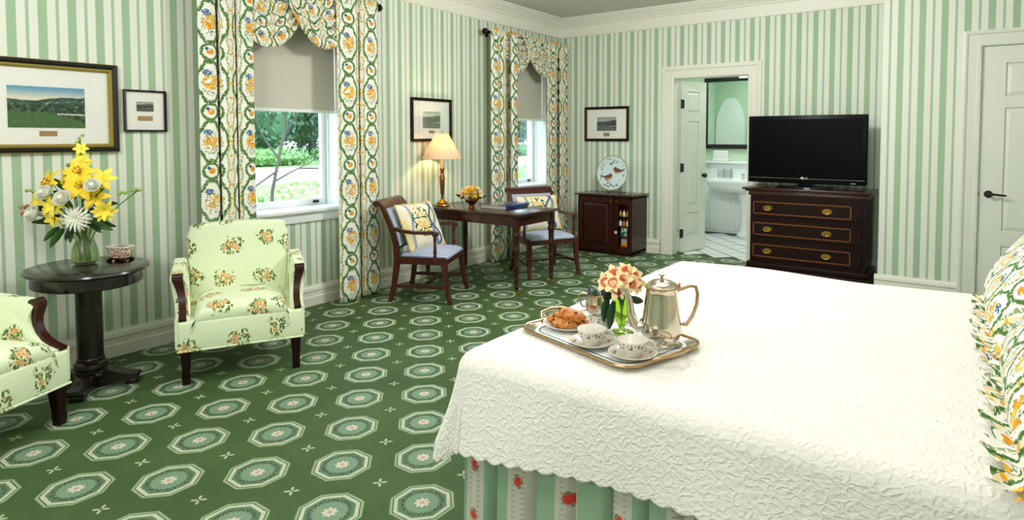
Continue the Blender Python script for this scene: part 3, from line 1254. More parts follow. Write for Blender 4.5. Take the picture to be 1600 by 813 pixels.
def picture(name, label, loc, rotz, w, h, fw, frame_mat, print_mat, pw, ph, pz, plate=None, fillet=None, depth=.025):
    """local: picture in x-z plane, back on y=0, front facing -y, origin at its centre"""
    t = thing(name, label, 'picture', loc, rotz)

    def ring(w0, h0, w1, h1, d0, d1):
        b = MB()
        vs = []
        for ww, hh, d in ((w0, h0, 0), (w0, h0, d0), (w0 * .5 + w1 * .5, h0 * .5 + h1 * .5, max(d0, d1) + .004), (w1, h1, d1), (w1, h1, 0)):
            vs += [(-ww / 2, -d, -hh / 2), (ww / 2, -d, -hh / 2), (ww / 2, -d, hh / 2), (-ww / 2, -d, hh / 2)]
        fs = []
        for i in range(4):
            for k in range(4):
                k2 = (k + 1) % 4
                fs.append((i * 4 + k, i * 4 + k2, i * 4 + 4 + k2, i * 4 + 4 + k))
        return b.add(vs, fs)
    ring(w, h, w - 2 * fw, h - 2 * fw, depth, depth * .8).build('frame', frame_mat, t, smooth=False)
    iw, ih = w - 2 * fw, h - 2 * fw
    if fillet:
        ring(iw, ih, iw - 2 * fillet[0], ih - 2 * fillet[0], depth * .75, depth * .5).build('frame_fillet', fillet[1], t, smooth=False)
        if len(fillet) > 2:
            ring(w + .012, h + .012, w, h, depth * .6, depth * .9).build('frame_edge', fillet[1], t, smooth=False)
    MB().box(-iw / 2, iw / 2, -.008, -.002, -ih / 2, ih / 2).build('mat_board', 'print_white', t, smooth=False)
    p = MB().box(-pw / 2, pw / 2, -.001, .001, -ph / 2, ph / 2).build('print', print_mat, t, (0, -.009, pz), smooth=False)
    if plate:
        MB().box(-plate[0] / 2, plate[0] / 2, -.011, -.007, pz - ph / 2 - plate[2] - plate[1], pz - ph / 2 - plate[2], .001, 1).build('name_plate', 'plate_tag', t)
    MB().box(-iw / 2, iw / 2, -.0145, -.0135, -ih / 2, ih / 2).build('glazing', 'picture_glass', t, smooth=False)
    return t


picture('framed_picture', 'large black and gold framed landscape print above the round table', (.0, -5.435, 1.55), pi / 2, .70, .525, .026, 'black_frame', 'print_valley',
        .365, .235, -.005, (.085, .03, .018), (.02, 'gold_paint', 1), .035)
picture('framed_picture', 'small black framed print with a tan label beside the large landscape', (0, -4.922, 1.542), pi / 2, .248, .266, .012, 'black_frame', 'print_sepia',
        .1, .062, .028, (.088, .03, .03))
picture('framed_picture', 'mahogany framed print hanging above the lit lamp', (0, -2.338, 1.543), pi / 2, .555, .425, .028, 'dark_wood', 'print_garden',
        .24, .165, .0, (.075, .03, .02))
picture('framed_picture', 'mahogany framed engraving on the far wall above the bird plate', (.697, 0, 1.536), 0, .612, .425, .028, 'dark_wood', 'print_engraving',
        .27, .17, .0, (.085, .045, .022), (.006, 'gold_paint'))


# ================================================================== upholstered armchairs
def armchair(label, loc, rotz):
    t = thing('armchair', label, 'armchair', loc, rotz, 'lime floral armchairs')
    for sx in (-1, 1):
        MB().bar((sx * .285, .275, .20), (sx * .285, .285, .05), .055, .055, (0, 1, 0), .038, .038).bar((sx * .285, .285, .05), (sx * .285, .286, 0), .044, .044, (0, 1, 0), .036, .036).build('leg', 'dark_wood', t)
        MB().bar((sx * .26, -.26, .20), (sx * .265, -.33, 0), .05, .05, (0, 1, 0), .036, .036).build('leg', 'dark_wood', t)
    # seat rail
    MB().box(-.325, .325, -.28, .315, .188, .36, .022, 3).build('seat_rail', 'lime_floral', t)
    pp = [(-.322, .315), (.322, .315), (.322, -.275), (-.322, -.275), (-.322, .315)]
    MB().tube([(x, y, .192) for x, y in pp], .006, 6).build('welt', 'lime_floral', t)

    # crowned seat

    def seat(u, v):
        x = -.262 + .524 * u
        y = -.22 + .545 * min(1, v * 1.12)
        w = max(0, v - .80) / .20
        ex = max(0, 1 - abs(2 * u - 1) ** 6) ** .5
        z = .345 + .085 * ex * min(1, v * 6) + .02 * sin(pi * u) * sin(pi * v) - .125 * w ** 1.7
        if v > .893:
            y = .325 - .026 * (v - .893) / .107
        t = max(0, (v - .88) / .12)
        return (x * (.94 + .06 * ex) * (1 + .19 * t * t * (3 - 2 * t)), y, z)
    MB().grid(seat, 20, 20, uv=lambda u, v: (u * .53 + .07, v * .6 + .31)).build('seat_cushion', 'lime_floral', t, angle=180, fix=False)

    # reclined back: rounded slab swept up
    def back(a, v):
        th = 2 * pi * a
        z = .20 + .60 * v
        hw = .268 + .035 * v - .03 * max(0, v - .93) / .07 * .6
        c = -.235 - .10 * v
        d = .062
        ca, sa = cos(th), sin(th)
        p = .35
        x = hw * (abs(ca) ** p) * (1 if ca > 0 else -1)
        y = c + d * (abs(sa) ** p) * (1 if sa > 0 else -1)
        y += .02 * (1 - (x / hw) ** 2) * (1 if sa > 0 else 0)
        return (x, y, z - .025 * (x / .3) ** 2 * v)
    b = MB()
    N, M_ = 48, 16
    b.uv = {}
    for i in range(N + 1):
        for j in range(M_ + 1):
            p = back(i / N, j / M_)
            b.v.append(p)
            b.uv[len(b.v) - 1] = (p[0] + .41, p[2] + .13 + (0.7 if i > N / 2 else 0))
    for i in range(N):
        for j in range(M_):
            b.f.append((i * (M_ + 1) + j, (i + 1) * (M_ + 1) + j, (i + 1) * (M_ + 1) + j + 1, i * (M_ + 1) + j + 1))
    # rounded top closing
    ring = [i * (M_ + 1) + M_ for i in range(N)]
    prev = ring
    for q, (sc, dz) in enumerate(((.97, .016), (.85, .026), (.4, .030))):
        cur = []
        for i in ring:
            x, y, z = b.v[i]
            cy = -.335
            b.v.append((x * (1 - (1 - sc) * .12), cy + (y - cy) * sc, z + dz))
            b.uv[len(b.v) - 1] = (x + .41, z + dz + .13)
            cur.append(len(b.v) - 1)
        for k in range(N):
            b.f.append((prev[k], prev[(k + 1) % N], cur[(k + 1) % N], cur[k]))
        prev = cur
    b.f.append(tuple(prev))
    b.build('backrest', 'lime_floral', t, angle=60)

    for sx in (-1, 1):
        # arm side profile (y, z): level top, scroll, concave sweep to the seat front
        curve = [(.135, .575), (.150, .560), (.142, .535), (.140, .505), (.150, .470), (.172, .435), (.205, .403), (.245, .382), (.300, .366)]
        poly = [(-.27, .20), (.300, .20)] + curve[::-1] + [(.10, .588), (-.05, .600), (-.27, .615)]
        a = MB()
        x0, x1 = sx * .258, sx * .335
        n = len(poly)
        lean = lambda z: sx * .035 * max(0, (z - .36) / .24) ** 1.5
        vs = []
        for xx, k in ((x0, 0), (x0 + sx * .012, 1), (x1 - sx * .012, 1), (x1, 0)):
            for (y, z) in poly:
                zz = z if (k or z < .37) else z - .016
                vs.append((xx + lean(z), y, zz))
        fs = [tuple(range(n)), tuple(range(3 * n, 4 * n))[::-1]]
        for r in range(3):
            for i in range(n):
                j = (i + 1) % n
                fs.append((r * n + i, r * n + j, (r + 1) * n + j, (r + 1) * n + i))
        a.add(vs, fs)
        a.build('arm', 'lime_floral', t, angle=50)
        # show-wood facing
        fc = MB()
        pts = [((x0 + x1) / 2 + lean(z), y + .010, z) for y, z in curve]
        fc.sweep(pts, [.048, .05, .046, .042, .038, .036, .036, .036, .038], [.022, .03, .034, .032, .028, .026, .024, .022, .016], side=(1, 0, 0))
        xm = (x0 + x1) / 2 + lean(.57)
        fc.tube([(xm - .028, .142, .572), (xm + .028, .142, .572)], .024, 14)
        fc.build('arm_facing', 'mahogany_up', t, angle=50)
    return t


armchair('lime floral armchair standing beside the window curtain', (.718, -4.708, 0), face_rot(.881, -.473))
armchair('lime floral armchair cut off by the left edge, nearest the camera', (.706, -6.06, 0), face_rot(.895, .446))

# ================================================================== pedestal table
TZ = .67
pt = thing('pedestal_table', 'dark oval pedestal table between the two green armchairs', 'table', (.44, -5.41, 0), 0)
rt = .318
MB().lathe([(0, TZ - .026), (rt * .93, TZ - .026), (rt * .97, TZ - .022), (rt, TZ - .013), (rt * .985, TZ - .004), (rt * .96, TZ), (0, TZ)], 48, sx=1.03, sy=.88).build('table_top', 'ebony_wood', pt, angle=30)
MB().lathe([(0, TZ - .09), (rt * .87, TZ - .09), (rt * .89, TZ - .085), (rt * .88, TZ - .026), (0, TZ - .026)], 48, sx=1.03, sy=.88).build('apron', 'ebony_wood', pt, angle=30)
MB().lathe([(.062, TZ - .09), (.062, .17), (.066, .165), (.066, .15), (.078, .14), (.082, .12), (.075, .105), (.09, .095), (.095, .08), (.0, .08)], 24).build('column', 'ebony_wood', pt, angle=30)
for k in range(4):
    a = pi / 4 + k * pi / 2 + .15
    M = Matrix.Rotation(a, 4, 'Z')
    poly = [(0, .03), (0, .105), (.08, .10), (.15, .075), (.19, .062), (.225, .058), (.235, .045), (.225, .032), (.17, .03)]
    ft = MB().prism(poly, -.05, .05, at=lambda p, z, h: (p, h * (1 - .25 * p / .23), z))
    ft.box(.165, .225, -.036, .036, 0, .032, .008)
    ft.xform(M).build('foot', 'ebony_wood', pt, angle=40)


# ================================================================== flowers
def petal_mesh(name, L, Wd, curl, material, cup=.2, tipw=.0, nu=4, nv=6):
    """petal along +z rising from the origin, bending outward (+x)"""
    def P(u, v):
        s = v
        wv = Wd * (sin(pi * min(1, s * .92 + .06)) ** .6) * (1 - .15 * s) + tipw * s
        y = (u - .5) * wv
        ang = curl * s
        x = L * s * sin(ang * .7) + cup * (abs(u - .5) * 2) ** 2 * -wv * .35
        z = L * s * cos(ang * .7)
        return (x, y, z)
    return MB().grid(P, nu, nv, uv=lambda u, v: ((u - .5) * Wd, v * L)).mesh(name, material, angle=180, fix=False)


PET = {}


def petals(key, *a, **k):
    if key not in PET:
        PET[key] = petal_mesh('petal', *a, **k)
    return PET[key]


def aim(d):
    """matrix whose z axis points along d"""
    return Vector(d).normalized().to_track_quat('Z', 'Y').to_matrix().to_4x4()


def blob_mesh(name, r, material, seed=0, sq=(1, 1, 1), amp=.12, seg=10):
    b = MB()
    rnd = random.Random(seed)
    ph = [rnd.uniform(0, 6) for _ in range(6)]
    for i in range(seg + 1):
        for j in range(2 * seg):
            th, f = pi * i / seg, pi * j / seg
            d = Vector((sin(th) * cos(f), sin(th) * sin(f), cos(th)))
            k = 1 + amp * (sin(4 * d.x + ph[0] + 3 * d.z) + sin(5 * d.y + ph[1]) + sin(6 * d.z + ph[2] + 4 * d.x)) / 2
            b.v.append((d.x * r * k * sq[0], d.y * r * k * sq[1], d.z * r * k * sq[2]))
    n = 2 * seg
    for i in range(seg):
        for j in range(n):
            b.f.append((i * n + j, i * n + (j + 1) % n, (i + 1) * n + (j + 1) % n, (i + 1) * n + j))
    return b.mesh(name, material, angle=180)


def rose_mesh(name, r, material, seed=0):
    """overlapping cupped petals wound round a tight heart, one mesh"""
    b = MB()
    rnd = random.Random(seed)
    for ring, (n, rad, h, tilt) in enumerate(((3, .44, .66, -.12), (4, .64, .63, -.05), (5, .84, .56, .06), (6, .98, .44, .22))):
        for k in range(n):
            a = 2 * pi * (k + .5 * ring) / n + rnd.uniform(-.15, .15)

            def P(u, v):
                w = (u - .5) * 2
                ang = a + w * (1.25 * pi / n)
                rr = rad * r * (.35 + .65 * sin(v * pi * .5)) + tilt * r * .35 * v * v
                z = r * (-.25 + h * 1.6 * v * (1 - .25 * w * w)) - tilt * r * .55 * v * v
                return (rr * cos(ang), rr * sin(ang), z)
            b.grid(P, 5, 4)
    b.lathe([(0, r * .82), (r * .2, r * .76), (r * .33, r * .55), (r * .36, r * .1), (0, -r * .3)], 10)
    b.uv = None
    return b.mesh(name, material, angle=180, fix=False)


def leaf_obj(parent, p, d, L, Wd, material='leaf_green', name='leaf', bend=.5, roll=0.0):
    me = petals(('leaf', round(L, 3), round(Wd, 3), material, bend), L, Wd, bend, material, .35)
    M = Matrix.Translation(p) @ aim(d) @ Matrix.Rotation(roll, 4, 'Z')
    return inst(me, name, parent, M)


def flower_thing(name, label, cat, group, base, pos, normal, build, stem_r=.0022, bendp=None, stem_mat='stem_green'):
    """top-level flower: origin where the stem starts, children stem + head parts"""
    t = thing(name, label, cat, base, 0, group)
    e = Vector(pos) - Vector(base)
    m = Vector(bendp) - Vector(base) if bendp else e * .55 + Vector((0, 0, .02))
    pts = []
    for i in range(9):
        s = i / 8
        pts.append((1 - s) ** 2 * Vector((0, 0, 0)) + 2 * s * (1 - s) * m + s * s * e)
    MB().tube(pts, stem_r, 6).build('stem', stem_mat, t)
    build(t, Matrix.Translation(e) @ aim(normal))
    return t


def lily(L, Wd, material, n=6, curl=1.5, stam=True):
    def f(t, M):
        me = petals(('lily', L, Wd, material, curl), L, Wd, curl, material, .25)
        for k in range(n):
            inst(me, 'petal', t, M @ Matrix.Rotation(2 * pi * k / n, 4, 'Z') @ Matrix.Rotation(.25 + (.12 if n == 6 else -.3) * (k % 2), 4, 'Y'))
        if stam:
            b = MB()
            for k in range(6):
                a = k * pi / 3 + .3
                tip = Vector((.35 * cos(a), .35 * sin(a), .8)) * L * .6
                b.tube([(0, 0, 0), tip], L * .012, 4)
                b.bar(tip - Vector((sin(a), -cos(a), 0)) * L * .06, tip + Vector((sin(a), -cos(a), 0)) * L * .06, L * .04, L * .04)
            o = b.build('stamens', 'stamen', t)
            o.matrix_local = M
    return f


def rose(r, material, seed=0):
    def f(t, M):
        key = ('rose', r, material, seed % 3)
        if key not in PET:
            PET[key] = rose_mesh('petals', r, material, seed)
        inst(PET[key], 'petals', t, M)
    return f


def mum(r, material, n1=26):
    def f(t, M):
        me = petals(('mum', r, material), r, r * .16, .5, material, .2, nu=2, nv=4)
        for ring, (tilt, cnt, sc) in enumerate(((1.35, 18, 1.0), (1.05, 15, .92), (.7, 11, .75), (.35, 7, .55))):
            for k in range(cnt):
                inst(me, 'petal', t, M @ Matrix.Rotation(2 * pi * (k + ring * .37) / cnt, 4, 'Z') @ Matrix.Rotation(tilt, 4, 'Y') @ Matrix.Scale(sc, 4))
    return f


def spray(tip_dirs, material, florets, r):
    """stalk of small bells or buds towards its tip"""
    def f(t, M):
        b = MB()
        for p, q in florets:
            p = Vector(p)
            b.lathe([(0, 0), (r * .7, r * .4), (r, r), (r * .7, r * 1.7), (0, r * 2.0)], 7, c=p, rot=Vector(q).to_track_quat('Z', 'Y').to_matrix())
        o = b.build('buds', material, t)
        o.matrix_local = Matrix.Translation(M.translation)
    return f


# ---- tall vase on the pedestal table
VB = Vector((.335, -5.385, TZ + .001))
RT = Vector((.8207, .5713, 0))          # to the right as the sofa corner is seen
TW = Vector((.5713, -.8207, 0))         # towards the bed side
vz = thing('flower_vase', 'clear glass vase of yellow and white flowers on the oval table', 'vase', VB)
MB().lathe([(0, .0), (.046, .0), (.060, .012), (.066, .045), (.060, .085), (.046, .125), (.042, .15), (.05, .185), (.056, .2), (.0535, .2), (.047, .185), (.039, .15), (.043, .125),
            (.057, .085), (.063, .045), (.056, .014), (.043, .006), (0, .006)], 32).build('vase_body', 'glass_vase', vz)
MB().lathe([(0, .008), (.042, .008), (.055, .016), (.0615, .045), (.0555, .085), (.0415, .125), (.0, .125)], 32).build('water', 'water', vz)


def at_bq(X_, Y_, d=0.0):
    """bouquet position: right / up / towards the viewer offsets in metres from the vase foot"""
    k = .000985
    return VB + RT * ((X_ - 365) * k) + Vector((0, 0, (775 - Y_) * k)) + TW * d


G1 = 'flowers in the tall glass vase'


def bq(name, label, X_, Y_, d, nx, nz, build, cat='flower', nd=1.0, **k):
    pos = at_bq(X_, Y_, d)
    a = random.uniform(0, 6.28)
    base = VB + Vector((.02 * cos(a), .02 * sin(a), .02))
    neck = VB + Vector((0, 0, .22)) + RT * ((X_ - 365) * .00008)
    return flower_thing(name, label, cat, G1, base, pos, RT * nx + Vector((0, 0, nz)) + TW * nd, build, bendp=neck, **k)


bq('lily', 'large yellow lily at the top of the tall bouquet', 395, 265, .05, .1, .6, lily(.092, .058, 'lily_yellow'))
bq('lily', 'yellow lily just under the topmost lily in the tall bouquet', 425, 335, .085, .3, .3, lily(.088, .055, 'lily_yellow'))
bq('lily', 'orange yellow lily on the upper left of the tall bouquet', 240, 325, .05, -.5, .5, lily(.10, .042, 'lily_yellow'))
bq('lily', 'pale yellow lily low on the right of the tall bouquet', 535, 465, .06, .45, -.1, lily(.075, .032, 'petal_yellow', n=12, curl=1.2, stam=False))
bq('lily', 'yellow lily low in the centre of the tall bouquet', 300, 440, .11, -.1, .1, lily(.072, .032, 'petal_yellow', n=11, curl=1.5, stam=False))
bq('lily', 'yellow lily beneath the central one, above the vase rim', 285, 500, .10, -.2, -.3, lily(.06, .03, 'petal_yellow', n=9, stam=False))
bq('lily', 'yellow lily far left in the tall bouquet beside the pink rose', 160, 425, .04, -.5, .2, lily(.075, .04, 'petal_yellow', stam=False))
bq('lily', 'yellow lily behind the right hand white rose of the tall bouquet', 480, 395, .05, .2, .3, lily(.085, .042, 'lily_yellow', stam=False))
bq('lily', 'pale yellow lily at the upper right of the tall bouquet', 505, 300, .03, .4, .5, lily(.075, .04, 'petal_yellow', stam=False))
bq('rose', 'white rose left of centre in the tall bouquet', 265, 365, .14, -.2, .6, rose(.042, 'petal_white', 0))
bq('rose', 'white rose in the middle of the tall bouquet', 385, 392, .17, .0, .6, rose(.044, 'petal_white', 1))
bq('rose', 'white rose at the lower left of the tall bouquet', 175, 483, .11, -.4, .4, rose(.046, 'petal_white', 2))
bq('rose', 'small white rose at the upper right of the tall bouquet', 515, 325, .13, .4, .6, rose(.038, 'petal_white', 3))
bq('rose', 'pink rose at the far left of the tall bouquet', 92, 475, .05, -.7, .3, rose(.038, 'petal_pink', 4))
bq('rose', 'pale yellow rose in the upper middle of the tall bouquet', 330, 300, .06, -.1, .5, rose(.034, 'petal_yellow', 5))
bq('chrysanthemum', 'white spider chrysanthemum hanging over the vase rim', 415, 508, .125, .15, .0, mum(.075, 'petal_white'))
# gladiolus spike
bq('gladiolus', 'upright gladiolus spike at the top of the tall bouquet', 372, 60, .02, 0, 1,
   spray(None, 'bud_green', [((sin(k * 2) * .008, cos(k * 2) * .008, -.02 * k), (sin(k * 2), cos(k * 2), 1.4)) for k in range(9)], .010), nd=.2, stem_r=.004)
bq('lily', 'small yellow floret on the gladiolus spike', 385, 130, .03, .6, .4, lily(.04, .026, 'petal_yellow', stam=False))
bq('lily', 'yellow floret low on the gladiolus spike', 388, 200, .03, .2, .6, lily(.055, .034, 'petal_yellow', stam=False))
bq('lily_bud', 'green lily bud standing left of the gladiolus spike', 310, 225, .03, -.1, 1, spray(None, 'bud_green', [((0, 0, -.005), (0, 0, 1))], .013), nd=.1)
for X_, Y_, dx, lab in ((705, 355, 1, 'green bell flower spray reaching right out of the tall bouquet'), (88, 360, -1, 'green bell flower spray reaching up left out of the tall bouquet'),
                        (45, 450, -1, 'green bell flower spray drooping left out of the tall bouquet')):
    dv = RT * dx
    bq('bell_flower_spray', lab, X_, Y_, .03, dx, .2,
       spray(None, 'bud_green', [(tuple(dv * (-.021 * k) + Vector((0, 0, (.012 if k % 2 else -.008) - .004 * k)) + TW * (.008 * (-1) ** (k // 2))), tuple(dv + Vector((0, 0, (-1) ** k * .8)))) for k in range(7)], .010), stem_r=.003)
lv_ = thing('leaf_spray', 'dark green leaves fringing the tall bouquet above the vase', 'foliage', VB + Vector((0, 0, .19)), 0)
for X_, Y_, dx, dz, L in ((265, 570, -.5, -.8, .12), (235, 560, -.8, -.7, .10), (320, 560, -.2, -.6, .09), (470, 500, .9, -.5, .13), (450, 530, .6, -.6, .10), (410, 570, .3, -.9, .08),
                          (290, 300, -.5, .8, .09), (230, 510, -1, -.1, .1), (200, 430, -1, .2, .09), (450, 440, .9, .1, .1), (350, 470, .1, .4, .1), (380, 310, .2, .9, .1), (560, 400, .9, .2, .08),
                          (150, 510, -1, -.2, .07), (240, 480, -.6, -.2, .11), (330, 430, -.2, .6, .11), (400, 440, .2, .5, .11), (470, 360, .6, .6, .1), (300, 380, -.4, .7, .1), (210, 380, -.8, .4, .1), (360, 360, .0, 1, .1), (440, 520, .6, -.3, .1), (330, 590, -.2, -1, .07), (520, 510, .9, -.4, .1), (120, 440, -1, .1, .08), (340, 540, -.3, -.9, .1), (430, 470, .4, .2, .1), (260, 440, -.3, .5, .1), (500, 420, .5, -.4, .1)):
    p = at_bq(X_, Y_, .055) - (VB + Vector((0, 0, .19)))
    leaf_obj(lv_, p * .8, RT * dx + Vector((0, 0, dz)) + TW * .45, L, L * .36, 'leaf_green' if X_ % 20 else 'leaf_dark', roll=random.uniform(-.6, .6))

# ---- little planter dish
pd = thing('planter_dish', 'small speckled porcelain planter on dark feet on the oval table', 'planter', (.40, -5.235, TZ), .45)


def dish(sx, sy, prof):
    b = MB()
    n = len(prof)
    seg = 40
    vs, fs = [], []
    for k in range(seg):
        a = 2 * pi * k / seg
        ca, sa = cos(a), sin(a)
        q = .42
        for r, z in prof:
            vs.append((r * sx * abs(ca) ** q * (1 if ca > 0 else -1), r * sy * abs(sa) ** q * (1 if sa > 0 else -1), z))
    for k in range(seg):
        k2 = (k + 1) % seg
        for i in range(n - 1):
            fs.append((k * n + i, k2 * n + i, k2 * n + i + 1, k * n + i + 1))
    fs.append(tuple(k * n for k in range(seg))[::-1])
    fs.append(tuple(k * n + n - 1 for k in range(seg)))
    return b.add(vs, fs)


dish(.062, .042, [(.78, .016), (.82, .02), (.95, .06), (1.0, .072), (.92, .072), (.8, .03)]).build('bowl', 'planter_glaze', pd, angle=50)
dish(.066, .046, [(.97, .071), (1.04, .075), (1.04, .082), (.98, .084), (.92, .078), (.93, .071)]).build('rim', 'porcelain', pd, angle=50)
dish(.058, .040, [(.95, .008), (.95, .017), (.5, .017)]).build('base', 'dark_wood', pd, angle=50)
for sx in (-1, 1):
    for sy in (-1, 1):
        MB().box(sx * .045 - .012, sx * .045 + .012, sy * .03 - .01, sy * .03 + .01, 0, .009, .003).build('foot', 'dark_wood', pd)
# ================================================================== desk
DZ = .71
dk = thing('writing_desk', 'mahogany writing desk on turned legs with brass casters', 'desk', (.655, -2.245, 0), 0)
MB().box(-.59, .59, -.315, .315, DZ - .024, DZ, .007, 3).build('desk_top', 'mahogany', dk)
ap = MB().box(-.55, .55, -.283, -.265, .60, DZ - .024).box(-.55, .55, .265, .283, .60, DZ - .024).box(-.55, -.532, -.265, .265, .60, DZ - .024).box(.532, .55, -.265, .265, .60, DZ - .024)
ap.build('apron', 'mahogany', dk, smooth=False)
MB().box(-.3, .3, -.287, -.282, .613, DZ - .034, .002, 1).build('drawer_front', 'mahogany', dk)
legp = [(.010, .05), (.013, .055), (.015, .075), (.019, .08), (.014, .088), (.015, .12), (.019, .13), (.016, .14), (.018, .25), (.022, .26), (.018, .27), (.021, .38), (.025, .39), (.021, .40), (.022, .50),
        (.028, .515), (.03, .53), (.022, .55), (.026, .57), (.028, .60)]
for sx in (-1, 1):
    for sy in (-1, 1):
        lg = MB().lathe([(r * 1.08 + .003, z) for r, z in legp], 14, c=(sx * .535, sy * .27, 0)).box(sx * .535 - .024, sx * .535 + .024, sy * .27 - .024, sy * .27 + .024, .59, DZ - .024).build('leg', 'mahogany_up', dk, angle=50)
        MB().lathe([(.014, .03), (.015, .04), (.014, .072), (.0, .072)], 12, c=(sx * .535, sy * .27, 0)).lathe([(0, -.008), (.016, -.008), (.017, 0), (.016, .008), (0, .008)], 14, c=(sx * .535 + .006, sy * .27, .017), rot=Matrix.Rotation(pi / 2, 3, 'X')).build('caster', 'brass', lg)

# ---- table lamp
LX, LY = .205, -2.40
lp = thing('table_lamp', 'lit brass candlestick lamp with a cream shade on the desk', 'lamp', (LX, LY, DZ), 0)
K = 1.12
MB().lathe([(r, z * K) for r, z in [(0, 0), (.066, 0), (.070, .006), (.066, .014), (.05, .02), (.054, .027), (.046, .036), (.03, .042), (.02, .052), (.013, .06)]], 28).build('base', 'brass', lp)
MB().lathe([(r, z * K) for r, z in [(.013, .06), (.017, .066), (.013, .074), (.012, .085), (.018, .11), (.026, .22), (.027, .245), (.02, .255), (.024, .262), (.016, .272), (.016, .30), (.023, .312), (.021, .325), (.013, .33), (0, .33)]], 20).build('stem', 'brass_dark', lp, angle=60)
MB().lathe([(.0, .37), (.014, .37), (.014, .475), (.018, .478), (.018, .50), (0, .50)], 16).build('candle_sleeve', 'candle_white', lp)
sh = MB().lathe([(.188, .456), (.188, .461), (.066, .693), (.064, .695), (.0625, .692), (.1845, .459)], 48)
sh.f = [f for f in sh.f if len(f) == 4]
for k in range(48):
    k2 = (k + 1) % 48
    sh.f.append((k * 6 + 5, k2 * 6 + 5, k2 * 6, k * 6))
sh.build('lamp_shade', 'lamp_shade', lp)
hp = MB().tube([(0, 0, .50), (.04, 0, .54), (.04, 0, .65), (0, 0, .695), (-.04, 0, .65), (-.04, 0, .54), (0, 0, .50)], .0018, 6)
for k in range(3):
    a = k * 2 * pi / 3
    hp.tube([(0, 0, .692), (.063 * cos(a), .063 * sin(a), .691)], .0016, 5)
hp.build('harp', 'brass', lp)
MB().lathe([(0, .693), (.006, .694), (.004, .703), (.009, .712), (.005, .722), (0, .726)], 12).build('finial', 'brass', lp)
MB().lathe([(0, .50), (.012, .502), (.014, .52), (.028, .555), (.030, .575), (.022, .60), (0, .608)], 16).build('bulb', mat('bulb_glass', srgb(255, 236, 200), emit=(srgb(255, 224, 176), 18)), lp)
light('lamp_bulb_light', 'POINT', (LX, LY, DZ + .60), None, 19, (1, .78, .48), .03)

# ---- copper bowl of roses
BW_ = Vector((.585, -2.405, DZ))
bo = thing('flower_bowl', 'copper lustre footed bowl of peach roses on the desk', 'bowl', BW_, 0)
MB().lathe([(0, 0), (.036, 0), (.036, .006), (.026, .012), (.024, .03), (.03, .045), (.055, .06), (.068, .085), (.066, .105), (.062, .105), (.063, .085), (.05, .065), (.02, .05), (0, .05)], 28).build('bowl_body', 'copper_lustre', bo)
rnd = random.Random(5)
cols = ['petal_peach', 'petal_cream', 'petal_yellow', 'petal_cream', 'petal_peach', 'lily_yellow']
k = 0
for ring, (cnt, el, rad) in enumerate(((1, 1.5, 1), (5, .95, 1), (8, .48, 1.02), (9, .08, 1.0))):
    for i in range(cnt):
        a = 2 * pi * i / cnt + ring * .5
        d = Vector((cos(a) * cos(el), sin(a) * cos(el), sin(el)))
        pos = BW_ + Vector((0, 0, .118)) + Vector((d.x * .092, d.y * .092, d.z * .072))
        c = cols[k % 6]
        nm = {'petal_peach': 'peach', 'petal_cream': 'cream', 'petal_yellow': 'pale yellow', 'lily_yellow': 'bright yellow'}[c]
        flower_thing('rose', '%s rose packed in the copper bowl on the desk' % nm, 'flower', 'roses in the copper bowl', BW_ + Vector((0, 0, .055)), pos, d, rose(.027 + .004 * (k % 2), c, k))
        k += 1
ls = thing('leaf_spray', 'dark leaves sticking out round the copper bowl of roses', 'foliage', BW_ + Vector((0, 0, .108)), 0)
for i in range(14):
    a = 2 * pi * i / 14 + .2
    leaf_obj(ls, (cos(a) * .066, sin(a) * .066, -.004 + .006 * (i % 3)), (cos(a), sin(a), .05 - .12 * (i % 2)), .06 + .015 * (i % 3), .024, 'leaf_dark', roll=random.uniform(-.5, .5))

# ---- book
bk = thing('book', 'large flat book with a blue spine lying on the desk', 'book', (.775, -2.155, DZ), radians(3))
MB().box(-.15, .15, -.175, .175, .0, .004).box(-.15, .15, -.175, .175, .032, .036).build('cover', 'book_cover', bk, smooth=False)
MB().box(.14, .1535, -.178, .178, -.0, .0365, .002).box(.05, .1515, -.1765, .1765, .0325, .0366).build('spine', 'book_blue', bk)
MB().box(-.145, .14, -.171, .171, .004, .032).build('pages', 'book_pages', bk, smooth=False)


